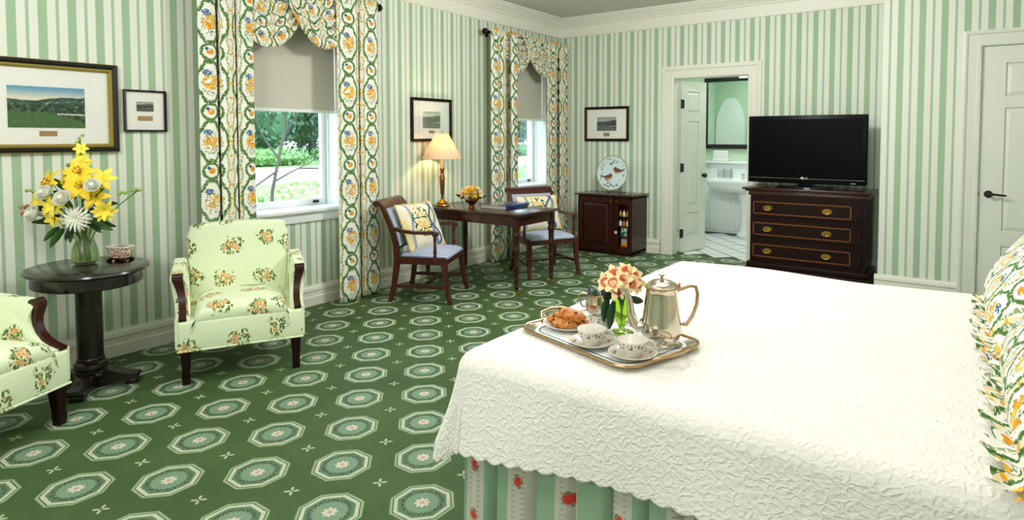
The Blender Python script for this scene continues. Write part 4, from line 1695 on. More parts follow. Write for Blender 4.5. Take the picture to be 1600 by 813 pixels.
# ================================================================== open arm chairs
def desk_chair(label, loc, rotz):
    t = thing('open_armchair', label, 'chair', loc, rotz, 'mahogany open armchairs at the desk')
    m = 'mahogany_red'
    for sx in (-1, 1):
        # sabre front leg
        MB().sweep([(sx * .255, .205, .37), (sx * .256, .212, .28), (sx * .26, .222, .17), (sx * .266, .24, .07), (sx * .27, .262, 0)], [.046, .044, .038, .033, .03], [.046, .042, .036, .032, .03], side=(1, 0, 0)).build('leg', m, t, angle=30)
        # rear leg and back post in one sweep
        pts = [(sx * .245, -.262, 0), (sx * .238, -.235, .12), (sx * .232, -.215, .26), (sx * .23, -.205, .38), (sx * .23, -.215, .48), (sx * .232, -.245, .60), (sx * .236, -.285, .70), (sx * .24, -.325, .79)]
        MB().sweep(pts, [.03, .034, .036, .038, .036, .034, .034, .036], [.03, .036, .042, .05, .044, .04, .038, .036], side=(1, 0, 0)).build('back_post', m, t, angle=30)
        # arm: level from post, scrolled end, turned support
        ar = MB().sweep([(sx * .235, -.25, .615), (sx * .255, -.15, .597), (sx * .272, -.04, .588), (sx * .276, .06, .590), (sx * .276, .12, .592), (sx * .276, .15, .580)], [.03, .036, .04, .044, .048, .046], [.03, .028, .026, .026, .032, .03], side=(1, 0, 0))
        ar.tube([(sx * .276 - .025, .142, .577), (sx * .276 + .025, .142, .577)], .023, 12)
        ar.build('armrest', m, t, angle=35)
        MB().lathe([(.018, .36), (.016, .39), (.012, .41), (.017, .43), (.013, .45), (.011, .50), (.015, .54), (.012, .56), (.016, .58)], 12, c=(sx * .272, .135, 0)).build('arm_support', m, t)
        # side stretcher
        MB().bar((sx * .24, -.23, .135), (sx * .262, .226, .135), .02, .026).build('stretcher', m, t)
    MB().bar((-.25, .02, .135), (.25, .02, .135), .034, .018).build('stretcher', m, t)
    # seat rails
    r = MB()
    r.bar((-.27, .21, .352), (.27, .21, .352), .038, .06)
    r.bar((-.24, -.2, .352), (.24, -.2, .352), .034, .06)
    for sx in (-1, 1):
        r.bar((sx * .235, -.2, .352), (sx * .258, .21, .352), .034, .06)
    r.build('seat_rail', m, t, smooth=False)

    def seat(u, v):
        y = -.195 + .43 * v
        hw = .225 + .035 * v
        ex = 1 - abs(2 * u - 1) ** 6
        ey = 1 - abs(2 * v - 1) ** 6
        e = max(0, ex * ey) ** .5
        return ((2 * u - 1) * hw * (.97 + .03 * e), y, .372 + .042 * e + .012 * sin(pi * u) * sin(pi * v))
    MB().grid(seat, 22, 22, uv=lambda u, v: (u * .5, v * .44)).build('seat', 'blue_gingham', t, angle=180, fix=False)
    # upholstered back between the posts
    pts = [(0, -.205, .46), (0, -.232, .56), (0, -.268, .67), (0, -.312, .77)]
    MB().sweep(pts, [.43, .43, .435, .445], .034, side=(1, 0, 0)).build('back_pad', 'blue_gingham', t, angle=30)
    # scrolled crest rail
    cr = MB().sweep([(0, -.30, .745), (0, -.325, .79), (0, -.352, .822), (0, -.385, .832)], .51, [.03, .032, .034, .03], side=(1, 0, 0))
    cr.tube([(-.258, -.378, .815), (.258, -.378, .815)], .026, 14)
    cr.build('crest_rail', m, t, angle=35)
    MB().bar((-.225, -.21, .455), (.225, -.21, .455), .03, .03).build('lower_back_rail', m, t, smooth=False)
    return t


desk_chair('mahogany open armchair at the near side of the desk with a rose cushion', (.566, -2.935, 0), face_rot(.894, .448))
desk_chair('mahogany open armchair behind the desk by the corner window', (.854, -1.615, 0), face_rot(.868, -.496))


def throw_pillow(label, loc, rx, rz, w, h, tk, material, name='cushion'):
    t = thing(name, label, 'cushion', loc, rz)

    def P(sg):
        def f(u, v):
            a, b = 2 * u - 1, 2 * v - 1
            pin = 1 - .06 * (abs(a) ** 3) * (1 - abs(b)) - .0
            x = a * w / 2 * (1 - .05 * (1 - b * b) * abs(a) ** 3)
            z = b * h / 2 * (1 - .05 * (1 - a * a) * abs(b) ** 3)
            th = max(0, (1 - abs(a) ** 2.6) * (1 - abs(b) ** 2.6)) ** .55
            return (x, sg * tk / 2 * th, z)
        return f
    b = MB()
    for sg in (-1, 1):
        b.grid(P(sg), 18, 18, uv=lambda u, v: ((u - .5) * w, (v - .5) * h))
    R = Matrix.Rotation(rx, 4, 'X')
    b.xform(R)
    b.build('cover', material, t, angle=180, fix=True)
    pts = []
    for i in range(65):
        s = i / 64 * 4
        k = int(s) % 4
        f = s - int(s)
        a, c = ((-1 + 2 * f, -1), (1, -1 + 2 * f), (1 - 2 * f, 1), (-1, 1 - 2 * f))[k]
        q = P(1)((a + 1) / 2, (c + 1) / 2)
        pts.append(R @ Vector((q[0], 0, q[2])))
    MB().tube(pts, .006, 6).build('piping', 'cushion_piping', t)
    return t


# cushions lean on the chair backs (local -y leans backwards)
def on_chair(cx, cy, fx, fy, fwd, side, z):
    return (cx + fx * fwd + fy * side, cy + fy * fwd - fx * side, z)


throw_pillow('cream cushion with blue ribbon and yellow roses on the near desk chair', on_chair(.566, -2.935, .894, .448, -.095, -.045, .605), .44, face_rot(.96, .08), .46, .42, .15, 'rose_cushion')
throw_pillow('cream cushion with blue ribbon and yellow roses on the chair by the corner window', on_chair(.854, -1.615, .868, -.496, -.13, -.01, .595), .36, face_rot(.868, -.496), .46, .36, .13, 'rose_cushion')

# ================================================================== small cabinet
cb = thing('minibar_cabinet', 'dark mahogany cabinet with a panelled door and open bottle shelves', 'cabinet', (.895, -.215, 0), 0)
cw, cd, ch = .355, .195, .685
by = MB()
by.box(-cw, -cw + .02, -cd, cd, .0, ch).box(cw - .02, cw, -cd, cd, 0, ch).box(-cw, cw, cd - .012, cd, 0, ch).box(-cw, cw, -cd, cd, .03, .05).box(-cw, cw, -cd, cd, ch - .02, ch)
by.box(.125, .145, -cd, cd, .05, ch - .02).box(-cw, cw, -cd + .02, -cd + .035, 0, .05)
by.box(.145, cw - .02, -cd, -cd + .01, .05, .10).box(.145, .175, -cd, -cd + .01, .1, ch - .09).box(cw - .05, cw - .02, -cd, -cd + .01, .1, ch - .09).box(.145, cw - .02, -cd, -cd + .01, ch - .09, ch - .02)
by.build('carcass', 'mahogany_up', cb, smooth=False)
MB().box(.145, cw - .02, -cd + .11, -cd + .115, .05, ch - .02).build('compartment_back', 'cabinet_inside', cb, smooth=False)
MB().box(-cw - .04, cw + .03, -cd - .035, cd, ch, ch + .024, .007).build('top', 'mahogany', cb)
dr = MB()
x0, x1, z0, z1 = -cw + .005, .122, .055, ch - .012
for a in ((x0, x1, z0, z0 + .07), (x0, x1, z1 - .07, z1), (x0, x0 + .065, z0 + .07, z1 - .07), (x1 - .065, x1, z0 + .07, z1 - .07)):
    dr.box(a[0], a[1], -cd - .02, -cd, a[2], a[3])
do = dr.build('door', 'mahogany_up', cb, smooth=False)
raised_panel(x0 + .065, x1 - .065, z0 + .07, z1 - .07, -cd - .006, -1).build('panel', 'mahogany_up', do, smooth=False)
for xx in (x1 - .02, x1 + .045):
    MB().lathe([(0, -.022), (.009, -.02), (.011, -.014), (.005, -.008), (.006, 0), (0, 0)], 12, rot=Matrix.Rotation(-pi / 2, 3, 'X'), c=(xx, -cd - (.02 if xx < .12 else .0), ch - .05)).build('knob', 'brass', cb)
for z in (.10, .22, .345, .455):
    MB().box(.145, cw - .02, -cd + .012, -cd + .108, z - .008, z).build('shelf', 'cabinet_inside', cb, smooth=False)
wx = .895
bi = 0
for z, mats in ((.345, ('bottle_white', 'bottle_amber', 'bottle_white')), (.455, ('bottle_amber', 'bottle_white', 'bottle_amber'))):
    for i, mm in enumerate(mats):
        lab = '%s miniature bottle, %s on the %s bottle shelf of the cabinet' % ('pale' if mm == 'bottle_white' else 'amber', ('left', 'middle', 'right')[i], 'lower' if z < .4 else 'upper')
        bt = thing('miniature_bottle', lab, 'bottle', (wx + .187 + i * .045, -.215 - cd + .045, z + .0005), 0, 'miniature bottles in the cabinet')
        MB().lathe([(0, 0), (.016, 0), (.017, .004), (.017, .045), (.007, .058), (.006, .072), (0, .072)], 12).build('bottle_body', mm, bt)
        MB().lathe([(0, .068), (.008, .068), (.008, .082), (0, .082)], 10).build('cap', 'brass' if i != 1 else 'red_tab', bt)


def snack(label, z, material, h):
    b = MB()

    def P(sg):
        def f(u, v):
            e = (sin(pi * u) * sin(pi * v)) ** .5 if 0 < u < 1 and 0 < v < 1 else 0
            return ((u - .5) * .085 * (1 - .08 * sin(pi * v)), sg * .02 * e, v * h)
        return f
    for sg in (-1, 1):
        b.grid(P(sg), 10, 10)
    b.uv = None
    o = b.build('snack_packet', material, None, (wx + .232, -.215 - cd + .045, z + .001), 0)
    return tag(o, label, 'packet', 'snack packets in the cabinet')


snack('green and silver snack packet on the middle shelf of the cabinet', .22, 'snack_green', .11)
snack('orange snack packet on the lowest shelf of the cabinet', .10, 'snack_orange', .105)
tag(MB().box(-.018, .018, -.003, .0, -.016, .016, .001, 1).build('price_tag', 'bottle_white', None, (wx + .148, -.215 - cd - .0, .27)), 'small cream tag on the front of the dark cabinet', 'tag')

# ---- bird plate on a clear stand
pc = (.905, -.17, ch + .024)
ps = thing('plate_stand', 'clear easel stand holding the bird plate on the cabinet', 'plate stand', pc, 0)
for sx in (-1, 1):
    MB().tube([(sx * .10, -.075, .045), (sx * .10, -.06, .02), (sx * .10, -.0, .004), (sx * .10, .09, .004)], .005, 8).tube([(sx * .10, .0, .004), (sx * .07, .05, .2)], .005, 8).build('stand_arm', 'acrylic', ps)
MB().tube([(-.1, .09, .005), (.1, .09, .005)], .005, 8).build('cross_bar', 'acrylic', ps)
pl = thing('bird_plate', 'round plate painted with two birds standing on the cabinet', 'plate', (pc[0], pc[1] - .055, pc[2] + .03), 0)
R = .207
tilt = Matrix.Translation((0, 0, .206)) @ Matrix.Rotation(-.16, 4, 'X')


def scal(r, a):
    return r * (1 + .012 * cos(12 * a))


def plate_part(name, prof, material, y_off=0.0):
    b = MB()
    n, seg = len(prof), 72
    for k in range(seg):
        a = 2 * pi * k / seg
        for r, d in prof:
            rr = scal(r, a) if r > .15 else r
            b.v.append((rr * cos(a), -d, rr * sin(a)))
    for k in range(seg):
        k2 = (k + 1) % seg
        for i in range(n - 1):
            b.f.append((k * n + i, k2 * n + i, k2 * n + i + 1, k * n + i + 1))
    b.xform(tilt)
    return b.build(name, material, pl, angle=60)


plate_part('plate_body', [(0, -.004), (.10, -.004), (.14, .0), (R, .024), (R + .002, .028), (R - .004, .029), (.14, .006), (.12, .003), (0, .003)], 'plate_blue')
plate_part('gold_rim', [(R - .006, .0285), (R + .003, .0272), (R + .003, .0302), (R - .006, .0302)], 'gold_paint')


def decal(name, polys, material, d=.0075):
    b = MB()
    for p in polys:
        n = len(p)
        b.add([(x, -d - max(0, hypot(x, z) - .13) * .27, z) for x, z in p] + [(x, -d + .002 - max(0, hypot(x, z) - .13) * .27, z) for x, z in p],
              [tuple(range(n)), tuple(range(n, 2 * n))[::-1]] + [(i, (i + 1) % n, n + (i + 1) % n, n + i) for i in range(n)])
    b.xform(tilt)
    return b.build(name, material, pl, smooth=False)


def bird(cx, cz, s, flip):
    body = [(-.05, .006), (-.042, .026), (-.03, .036), (-.018, .032), (-.012, .022), (.01, .018), (.04, .004), (.085, .016), (.09, .010), (.05, -.012), (.0, -.026), (-.025, -.02), (-.038, -.004), (-.045, .004), (-.06, .002)]
    br = [(-.045, .002), (-.036, -.006), (-.02, -.016), (.0, -.02), (.02, -.016), (.03, -.014), (.005, -.034), (-.02, -.034), (-.038, -.02)]
    return [[(cx + flip * x * s, cz + z * s) for x, z in q] for q in (body, br)]


for cx, cz, s, fp in ((.062, .035, 1.15, 1), (-.06, -.045, 1.15, -1)):
    bd, br = bird(cx, cz, s, fp)
    decal('bird_motif', [bd], 'bird_brown')
    decal('breast_motif', [br], 'bird_breast', .0085)
sprigs = []
rnd = random.Random(3)
for i in range(34):
    a = rnd.uniform(0, 6.28)
    r = rnd.uniform(.11, .19)
    cx, cz = r * cos(a), r * sin(a)
    if abs(cz - .03) < .04 and cx > -.02:
        continue
    L = rnd.uniform(.012, .022)
    b_ = rnd.uniform(0, 3.14)
    u, v = cos(b_) * L, sin(b_) * L
    sprigs.append([(cx - u, cz - v), (cx + v * .3, cz - u * .3), (cx + u, cz + v), (cx - v * .3, cz + u * .3)])
for i in range(10):
    cx = -.10 + .02 * i
    cz = -.155 + .012 * sin(i * 1.7)
    sprigs.append([(cx - .014, cz), (cx, cz - .008), (cx + .014, cz + .006), (cx, cz + .01)])
decal('sprig_motif', sprigs, 'plate_sprig')['kind'] = 'stuff'

# ================================================================== chest of drawers
dw = thing('chest_of_drawers', 'dark mahogany three drawer chest with inlaid borders and brass handles', 'dresser', (3.115, -.275, 0), 0)
hw, yd = .515, .225
MB().box(-hw, hw, -yd, yd, .1, .835).build('carcass', 'dark_wood', dw, smooth=False)
tp = MB().box(-hw - .075, hw + .045, -yd - .045, yd + .01, .855, .875, .006).box(-hw - .05, hw + .03, -yd - .025, yd, .838, .856, .006).box(-hw - .02, hw + .015, -yd - .012, yd, .80, .838, .004)
tp.build('top', 'mahogany', dw)
bs = MB().box(-hw - .03, hw + .03, -yd - .03, yd, .075, .135, .01).box(-hw - .05, hw + .05, -yd - .045, yd, .045, .08, .01).box(-hw - .03, hw + .03, -yd - .02, -yd + .02, .015, .05)
bs.build('base_moulding', 'dark_wood', dw)
for sx in (-1, 1):
    for yy in (-yd - .02, yd - .05):
        poly = [(0, .05), (.15, .05), (.13, .03), (.06, .018), (.05, 0), (0, 0)]
        MB().prism(poly, 0, .04, at=lambda p, z, h, sx=sx, yy=yy: (sx * (hw + .05 - p), yy + h - .02, z)).build('foot', 'dark_wood', dw, smooth=False)
for zz0, zz1 in ((.592, .762), (.382, .556), (.165, .342)):
    zc = (zz0 + zz1) / 2
    o = MB().box(-hw + .03, hw - .03, -yd - .014, -yd, zz0, zz1, .004, 1).build('drawer', 'dark_wood', dw)
    il = MB()
    ax, az, t_ = .44, .062, .009
    y0 = -yd - .0155
    for a in ((-ax, ax, zc + az - t_, zc + az), (-ax, ax, zc - az, zc - az + t_), (-ax, -ax + t_, zc - az, zc + az), (ax - t_, ax, zc - az, zc + az)):
        il.box(a[0], a[1], y0, -yd - .013, a[2], a[3])
    il.v = [(x - .045, y, z) for x, y, z in il.v]
    il.build('inlay', 'inlay', o, smooth=False)
    for hx in (-.345, .19):
        h = MB().lathe([(0, -.004), (.04, -.003), (.042, 0), (0, 0)], 24, sx=1.05, sy=.62, rot=Matrix.Rotation(pi / 2, 3, 'X'), c=(hx, -yd - .018, zc))
        h.v = [(x, -abs(y - (-yd - .014)) * 1.0 - yd - .014 if True else y, z) for x, y, z in h.v]
        h.tube([(hx - .03, -yd - .02, zc + .004), (hx - .03, -yd - .034, zc), (hx - .02, -yd - .038, zc - .016), (hx, -yd - .038, zc - .021), (hx + .02, -yd - .038, zc - .016), (hx + .03, -yd - .034, zc), (hx + .03, -yd - .02, zc + .004)], .004, 8)
        h.build('handle', 'brass', o, angle=50)

# ---- television
tv = thing('television', 'black flat screen television on the chest of drawers', 'television', (3.06, -.29, .875), 0)
MB().box(-.545, .545, -.02, .035, .042, .712, .010, 3).box(-.4, .4, .03, .075, .1, .6, .02).build('bezel', 'black_gloss', tv)
MB().box(-.505, .505, -.0225, -.019, .115, .675).build('screen', 'black_screen', tv, smooth=False)
MB().box(-.06, .06, -.0, .04, .008, .06, .006).build('neck', 'black_gloss', tv)
MB().box(-.25, .25, -.13, .13, 0, .012, .005).build('stand_base', 'black_gloss', tv)
MB().box(-.53, .53, -.0225, -.0195, .088, .0905).build('trim_line', 'chrome', tv, smooth=False)
lg_ = MB().lathe([(0, -.0015), (.012, -.0015), (.012, 0), (0, 0)], 20, rot=Matrix.Rotation(pi / 2, 3, 'X'), c=(-.022, -.0215, .096)).build('logo_disc', 'logo_white', tv)
fc = bpy.data.curves.new('logo', 'FONT')
fc.body = 'LG'
fc.size = .028
fc.extrude = .0006
fo = bpy.data.objects.new('logo_letters', fc)
COL.objects.link(fo)
fo.rotation_euler = (pi / 2, 0, 0)
fo.location = (-.004, -.0225, .086)
fo.parent = tv
fo.data.materials.append(MATS['logo_white'])
dg = bpy.context.evaluated_depsgraph_get()
me = bpy.data.meshes.new_from_object(fo.evaluated_get(dg))
nm = bpy.data.objects.new('logo_letters', me)
COL.objects.link(nm)
nm.parent = tv
nm.location = (-.004, -.0225, .086)
nm.rotation_euler = (pi / 2, 0, 0)
bpy.data.objects.remove(fo)
nm.name = 'logo_letters'
MB().box(.02, .075, -.1315, -.129, .004, .009).build('stand_badge', 'chrome', tv, smooth=False)
MB().box(.41, .455, -.0225, -.0195, .056, .061).build('indicator', 'logo_white', tv, smooth=False)

# ================================================================== bathroom fittings
sk = thing('pedestal_sink', 'white pedestal sink seen through the bathroom doorway', 'sink', (1.92, 1.70, 0), 0)
b = MB()
out = []
for k in range(33):
    a = pi + pi * k / 32
    out.append((.56 * cos(a), .20 * sin(a) * 1.1 - .02))
out += [(.56, .27), (-.56, .27)]
n = len(out)


def rim(sc, z):
    return [(x * sc, (y - .1) * sc + .1, z) for x, y in out]


rings = [rim(.62, .62), rim(.86, .665), rim(.95, .70), rim(.965, .73), rim(1.0, .742), rim(1.0, .79), rim(.985, .80), rim(.93, .80), rim(.90, .785), rim(.6, .69)]
for r_ in rings:
    b.v += r_
for i in range(len(rings) - 1):
    for k in range(n):
        k2 = (k + 1) % n
        b.f.append((i * n + k, i * n + k2, (i + 1) * n + k2, (i + 1) * n + k))
b.f.append(tuple(range(n))[::-1])
b.f.append(tuple((len(rings) - 1) * n + k for k in range(n)))
b.build('basin', 'ceramic', sk, angle=50)
MB().lathe([(.15, 0), (.16, .02), (.15, .05), (.115, .09), (.105, .3), (.12, .5), (.16, .63), (0, .63)], 28, c=(0, .12, 0)).build('pedestal', 'ceramic', sk)
MB().tube([(0, .2, .79), (0, .2, .87), (0, .15, .9), (0, .08, .88)], .013, 10).build('faucet', 'chrome', sk)
for xx in (-.11, .11):
    MB().lathe([(.018, .79), (.018, .81), (.01, .82), (.01, .845), (.028, .85), (.028, .862), (0, .865)], 12, c=(xx, .2, 0)).build('tap', 'chrome', sk)
mr = thing('bathroom_mirror', 'black framed mirror above the bathroom sink', 'mirror', (1.78, 1.985, 1.715), 0)
mw, mh = .56, .505
fr = MB()
for a in ((-mw, mw, mh - .06, mh), (-mw, mw, -mh, -mh + .06), (-mw, -mw + .05, -mh + .06, mh - .06), (mw - .05, mw, -mh + .06, mh - .06)):
    fr.box(a[0], a[1], -.03, .012, a[2], a[3], .006)
fr.build('frame', 'iron_black', mr)
MB().box(-mw + .04, mw - .04, -.006, .004, -mh + .05, mh - .05).build('mirror_glass', 'mirror_glass', mr, smooth=False)
vl = thing('vanity_light', 'small glass vanity light above the bathroom mirror', 'light', (1.80, 1.985, 2.27), 0)
MB().box(-.05, .05, -.01, .012, -.03, .05, .006).tube([(0, -.01, .02), (0, -.09, .02), (0, -.1, .0)], .008, 8).build('arm', 'chrome', vl)
MB().lathe([(.03, .01), (.045, -.03), (.065, -.08), (.062, -.08), (.04, -.03), (.0, .008)], 20, c=(0, -.1, 0)).build('glass_shade', 'ceramic', vl)
for i, (zz, lab) in enumerate(((1.031, 'bottom folded white towel on the bathroom ledge'), (1.081, 'middle folded white towel on the bathroom ledge'), (1.131, 'top folded white towel on the bathroom ledge'))):
    tw = MB().box(-.115 + .005 * i, .115 - .004 * i, -.037, .035, 0, .024, .011, 3).box(-.113 + .005 * i, .113 - .004 * i, -.037, .035, .0245, .049, .011, 3).build('folded_towel', 'towel', None, (1.475, 1.962, zz))
    tag(tw, lab, 'towel', 'folded towels on the ledge')
for xx, yy, s, lab in ((1.535, 1.80, 1.0, 'left clear crystal box on the back of the sink'), (1.64, 1.80, 1.08, 'right clear crystal box on the back of the sink')):
    o = MB().box(-.045 * s, .045 * s, -.04, .04, 0, .125 * s, .012, 2).box(-.036 * s, .036 * s, -.042, .042, .02, .10 * s, .006, 1).build('crystal_box', 'crystal', None, (xx, yy, .801))
    tag(o, lab, 'box', 'crystal boxes on the sink')
# ================================================================== bed
BZ = .662
bx0, bx1, by0, by1 = 3.05, 5.12, -5.20, -3.40
bed = thing('bed', 'king bed in the foreground with a pleated green striped skirt', 'bed', ((bx0 + bx1) / 2, (by0 + by1) / 2, 0), 0)
ox, oy = (bx0 + bx1) / 2, (by0 + by1) / 2
MB().box(bx0 + .02 - ox, bx1 - ox, by0 + .02 - oy, by1 - .02 - oy, .36, BZ - .012, .06, 3).build('mattress', 'mattress_ticking', bed)
MB().box(bx0 + .06 - ox, bx1 - ox, by0 + .06 - oy, by1 - .06 - oy, .10, .36, .02).build('box_spring', 'mattress_ticking', bed)
MB().box(bx1 + .005 - ox, bx1 + .065 - ox, by0 - oy, by1 - oy, .05, 1.25, .02).build('headboard', 'mahogany', bed)
for sx, sy in ((bx0 + .12, by0 + .12), (bx0 + .12, by1 - .12), (bx1 - .12, by0 + .12), (bx1 - .12, by1 - .12)):
    MB().box(sx - .03 - ox, sx + .03 - ox, sy - .03 - oy, sy + .03 - oy, 0, .1).build('leg', 'dark_wood', bed, smooth=False)
# skirt: pleated run far side > foot > near side
path = [(bx1, by1 + .01), (bx0 - .03, by1 + .01), (bx0 - .03, by0 - .03), (bx1, by0 - .03)]
seg = []
tot = 0
for a, b in zip(path[:-1], path[1:]):
    L = hypot(b[0] - a[0], b[1] - a[1])
    seg.append((tot, L, a, b))
    tot += L


def skirt(u, v):
    s = u * tot
    for st, L, a, b in seg:
        if s <= st + L + 1e-6:
            f = (s - st) / L
            x, y = a[0] + (b[0] - a[0]) * f, a[1] + (b[1] - a[1]) * f
            tx, ty = (b[0] - a[0]) / L, (b[1] - a[1]) / L
            nx, ny = ty, -tx
            break
    nx, ny = -nx, -ny
    e = min(1, (s - st) / .06, (st + L - s) / .06)
    ff = s / .12 + .35 * sin(s * 5.3)
    fr = ff - math.floor(ff)
    q = min(1.0, min(fr, 1 - fr) / .16)
    w = ((1 - q) ** 1.6 * -.075 + .016 * sin(pi * fr)) * (.45 + .55 * v) * e + .012 * v
    w2 = .030 * (1 - q) ** 1.5 * e
    # outward is away from the bed centre
    dx, dy = x - ox, y - oy
    if nx * dx + ny * dy < 0:
        nx, ny = -nx, -ny
    return (x + nx * w + tx * w2 - ox, y + ny * w + ty * w2 - oy, .46 - .452 * v)


MB().grid(skirt, 1500, 8, uv=lambda u, v: (u * tot * 1.25 + .07, .44 * (1 - v))).build('bed_skirt', 'skirt_fabric', bed, angle=180, fix=False)

# ---- bedspread: one sheet folded over the edges, fanned at the corners
HANG = .34


def fold(e, rho=.055):
    """arc length e past the edge -> (outward, down)"""
    q = pi / 2 * rho
    if e <= 0:
        return 0.0, 0.0
    if e < q:
        a = e / rho
        return rho * sin(a), rho * (1 - cos(a))
    r = e - q
    return rho + r * .13, rho + r * .99


def spread(a, b):
    """a: along the bed from the foot hem (negative = hanging), b: across from the near hem"""
    Lx = bx1 - .55 - bx0
    Wy = by1 - by0
    ex = -a
    en, ef = -b, b - Wy
    ey = max(en, ef)
    wav = .004 * sin(a * 5.1 + b * 3.3) + .003 * sin(b * 9 + 1) * cos(a * 7)
    cx, cy = bx0 + max(a, 0), by0 + min(max(b, 0), Wy)
    z = BZ + wav
    if ex <= 0 and ey <= 0:
        return (cx, cy, z)
    sy = -1 if en > ef else 1
    if ex > 0 and ey > 0:
        r = hypot(ex, ey)
        ph = atan2(ey, ex)
        o, d = fold(r)
        k = min(1, r / HANG)
        fl_ = 1 + k * k * (.35 * sin(ph * 2) + .55 * sin(4 * ph) ** 2 * sin(2 * ph))
        o2 = o + k * k * (.02 * sin(2 * ph) + .028 * cos(ph * 8) * sin(2 * ph))
        return (cx - cos(ph) * o2, cy + sy * sin(ph) * o2, z - d * (1 - .06 * sin(2 * ph)))
    if ex > 0:
        o, d = fold(ex)
        k = min(1, ex / HANG)
        rip = .022 * k * k * sin(b * 9.5 + 1.0)
        return (cx - o - rip, cy, z - d)
    o, d = fold(ey * (1 - .075 / HANG * min(1, max(0, a) / .9)))
    k = min(1, ey / HANG)
    rip = .012 * k * k * sin(a * 8.3 + .4)
    return (cx, cy + sy * (o + rip), z - d)


def sheet():
    Lx = bx1 - .15 - bx0
    Wy = by1 - by0
    A0, A1, B0, B1 = -HANG, Lx, -HANG, Wy + HANG
    na, nb = 330, 340
    b = MB()
    b.uv = {}

    def scallop(s):
        return .013 * (abs(sin(pi * s / .06)) - 1)
    for i in range(na + 1):
        for j in range(nb + 1):
            a = A0 + (A1 - A0) * i / na
            c = B0 + (B1 - B0) * j / nb
            aa, cc = a, c
            if a < 0:
                aa = a * (1 + scallop(c) / HANG * (a / A0) ** 2)
            if c < 0:
                cc = c * (1 + scallop(a) / HANG * (c / B0) ** 2)
            # round the sheet corner a little
            if a < 0 and c < 0:
                r = hypot(aa, cc)
                lim = HANG * (1.0 + .22 * sin(2 * atan2(-cc, -aa)) ** 2)
                m = max(-aa, -cc) / HANG
                if r > 1e-6:
                    sc = min(1, lim * m / r) if r > lim * m else 1
                    aa, cc = aa * sc, cc * sc
            b.v.append(spread(aa, cc))
            b.uv[len(b.v) - 1] = (aa, cc)
    m = nb + 1
    for i in range(na):
        for j in range(nb):
            b.f.append((i * m + j, (i + 1) * m + j, (i + 1) * m + j + 1, i * m + j + 1))
    return b


bs_ = sheet().build('bedspread', 'quilt', None, angle=180, fix=False)
sm = bs_.modifiers.new('thick', 'SOLIDIFY')
sm.thickness = .006
sm.offset = 1
tag(bs_, 'white quilted bedspread with a scalloped hem covering the bed', 'bedspread')


# ---- ruffled pillow shams
def sham(label, yc, w, xb, tilt_deg, h=.62, tk=.24, zb=None, ruf=.058, yaw=0.0):
    zb = BZ + .02 if zb is None else zb
    t = thing('pillow_sham', label, 'pillow', (xb, yc, zb), yaw, 'ruffled floral pillow shams')
    ti = radians(tilt_deg)
    up = Vector((cos(ti), 0, sin(ti)))
    nrm = Vector((-sin(ti), 0, cos(ti)))

    def place(x, y, d):
        return up * y + Vector((0, x, 0)) + nrm * d

    def P(sg):
        def f(u, v):
            a, b = 2 * u - 1, 2 * v - 1
            x = a * w / 2 * (1 - .04 * (1 - b * b) * abs(a) ** 3)
            y = h / 2 + b * h / 2 * (1 - .04 * (1 - a * a) * abs(b) ** 3)
            th = max(0, (1 - abs(a) ** 3) * (1 - abs(b) ** 3)) ** .5
            return place(x, y, sg * tk / 2 * th + .02)
        return f
    b = MB()
    for sg in (-1, 1):
        b.grid(P(sg), 26, 22, uv=lambda u, v: (u * w, v * h))
    b.build('cover', 'chintz_sham', t, angle=180)
    # gathered ruffle all round
    per = []
    N = 640
    for i in range(N + 1):
        s = i / N * 4
        k = int(s) % 4
        f = s - int(s)
        a, c = ((-1 + 2 * f, -1), (1, -1 + 2 * f), (1 - 2 * f, 1), (-1, 1 - 2 * f))[k]
        per.append((a, c))

    def Rf(u, v):
        i = int(round(u * N))
        a, c = per[i]
        l = max(abs(a), abs(c))
        ca, cc = (a / hypot(a, c)), (c / hypot(a, c))
        # outward direction blends round the corners
        oxx = (abs(a) ** 6) * (1 if a > 0 else -1)
        oyy = (abs(c) ** 6) * (1 if c > 0 else -1)
        q = hypot(oxx, oyy)
        oxx, oyy = oxx / q, oyy / q
        wv = sin(i * 2 * pi / 9.3 + .8 * sin(i * .31)) * .013 * v + sin(i * 2 * pi / 31 + 1) * .016 * v
        lat = .008 * v * cos(i * 2 * pi / 9.3)
        x = a * w / 2 * .985 + oxx * ruf * v - oyy * lat
        y = h / 2 + c * h / 2 * .985 + oyy * ruf * v + oxx * lat
        p = place(x, y, .02 + wv)
        if p.z < .006 - (zb - BZ - .02) * 0:
            p.z = .006 + .024 * (.5 + .5 * sin(i * 2 * pi / 9.3)) * v
            p.x -= ruf * v * .25
        return p
    MB().grid(Rf, N, 5, uv=lambda u, v: (u * 2 * (w + h) * 1.6, v * ruf)).build('ruffle', 'chintz_sham', t, angle=180, fix=False)
    return t


sham('floral ruffled pillow sham on the far side of the bed by the white door', -3.95, .84, 4.475, 52)
sham('floral ruffled pillow sham nearest the camera at the bed edge', -4.85, .82, 4.492, 50)

# ================================================================== breakfast tray
tz = BZ + .007
tr_c = (3.352, -4.855)
TROT = radians(-16.3)
ct, st_ = cos(TROT), sin(TROT)


def tl(x, y, z=0.0):
    return (tr_c[0] + x * ct - y * st_, tr_c[1] + x * st_ + y * ct, tz + z)


def to_local(wx, wy):
    dx, dy = wx - tr_c[0], wy - tr_c[1]
    return dx * ct + dy * st_, -dx * st_ + dy * ct


ty = thing('serving_tray', 'silver two handled serving tray on the white bedspread', 'tray', (tr_c[0], tr_c[1], tz), TROT)


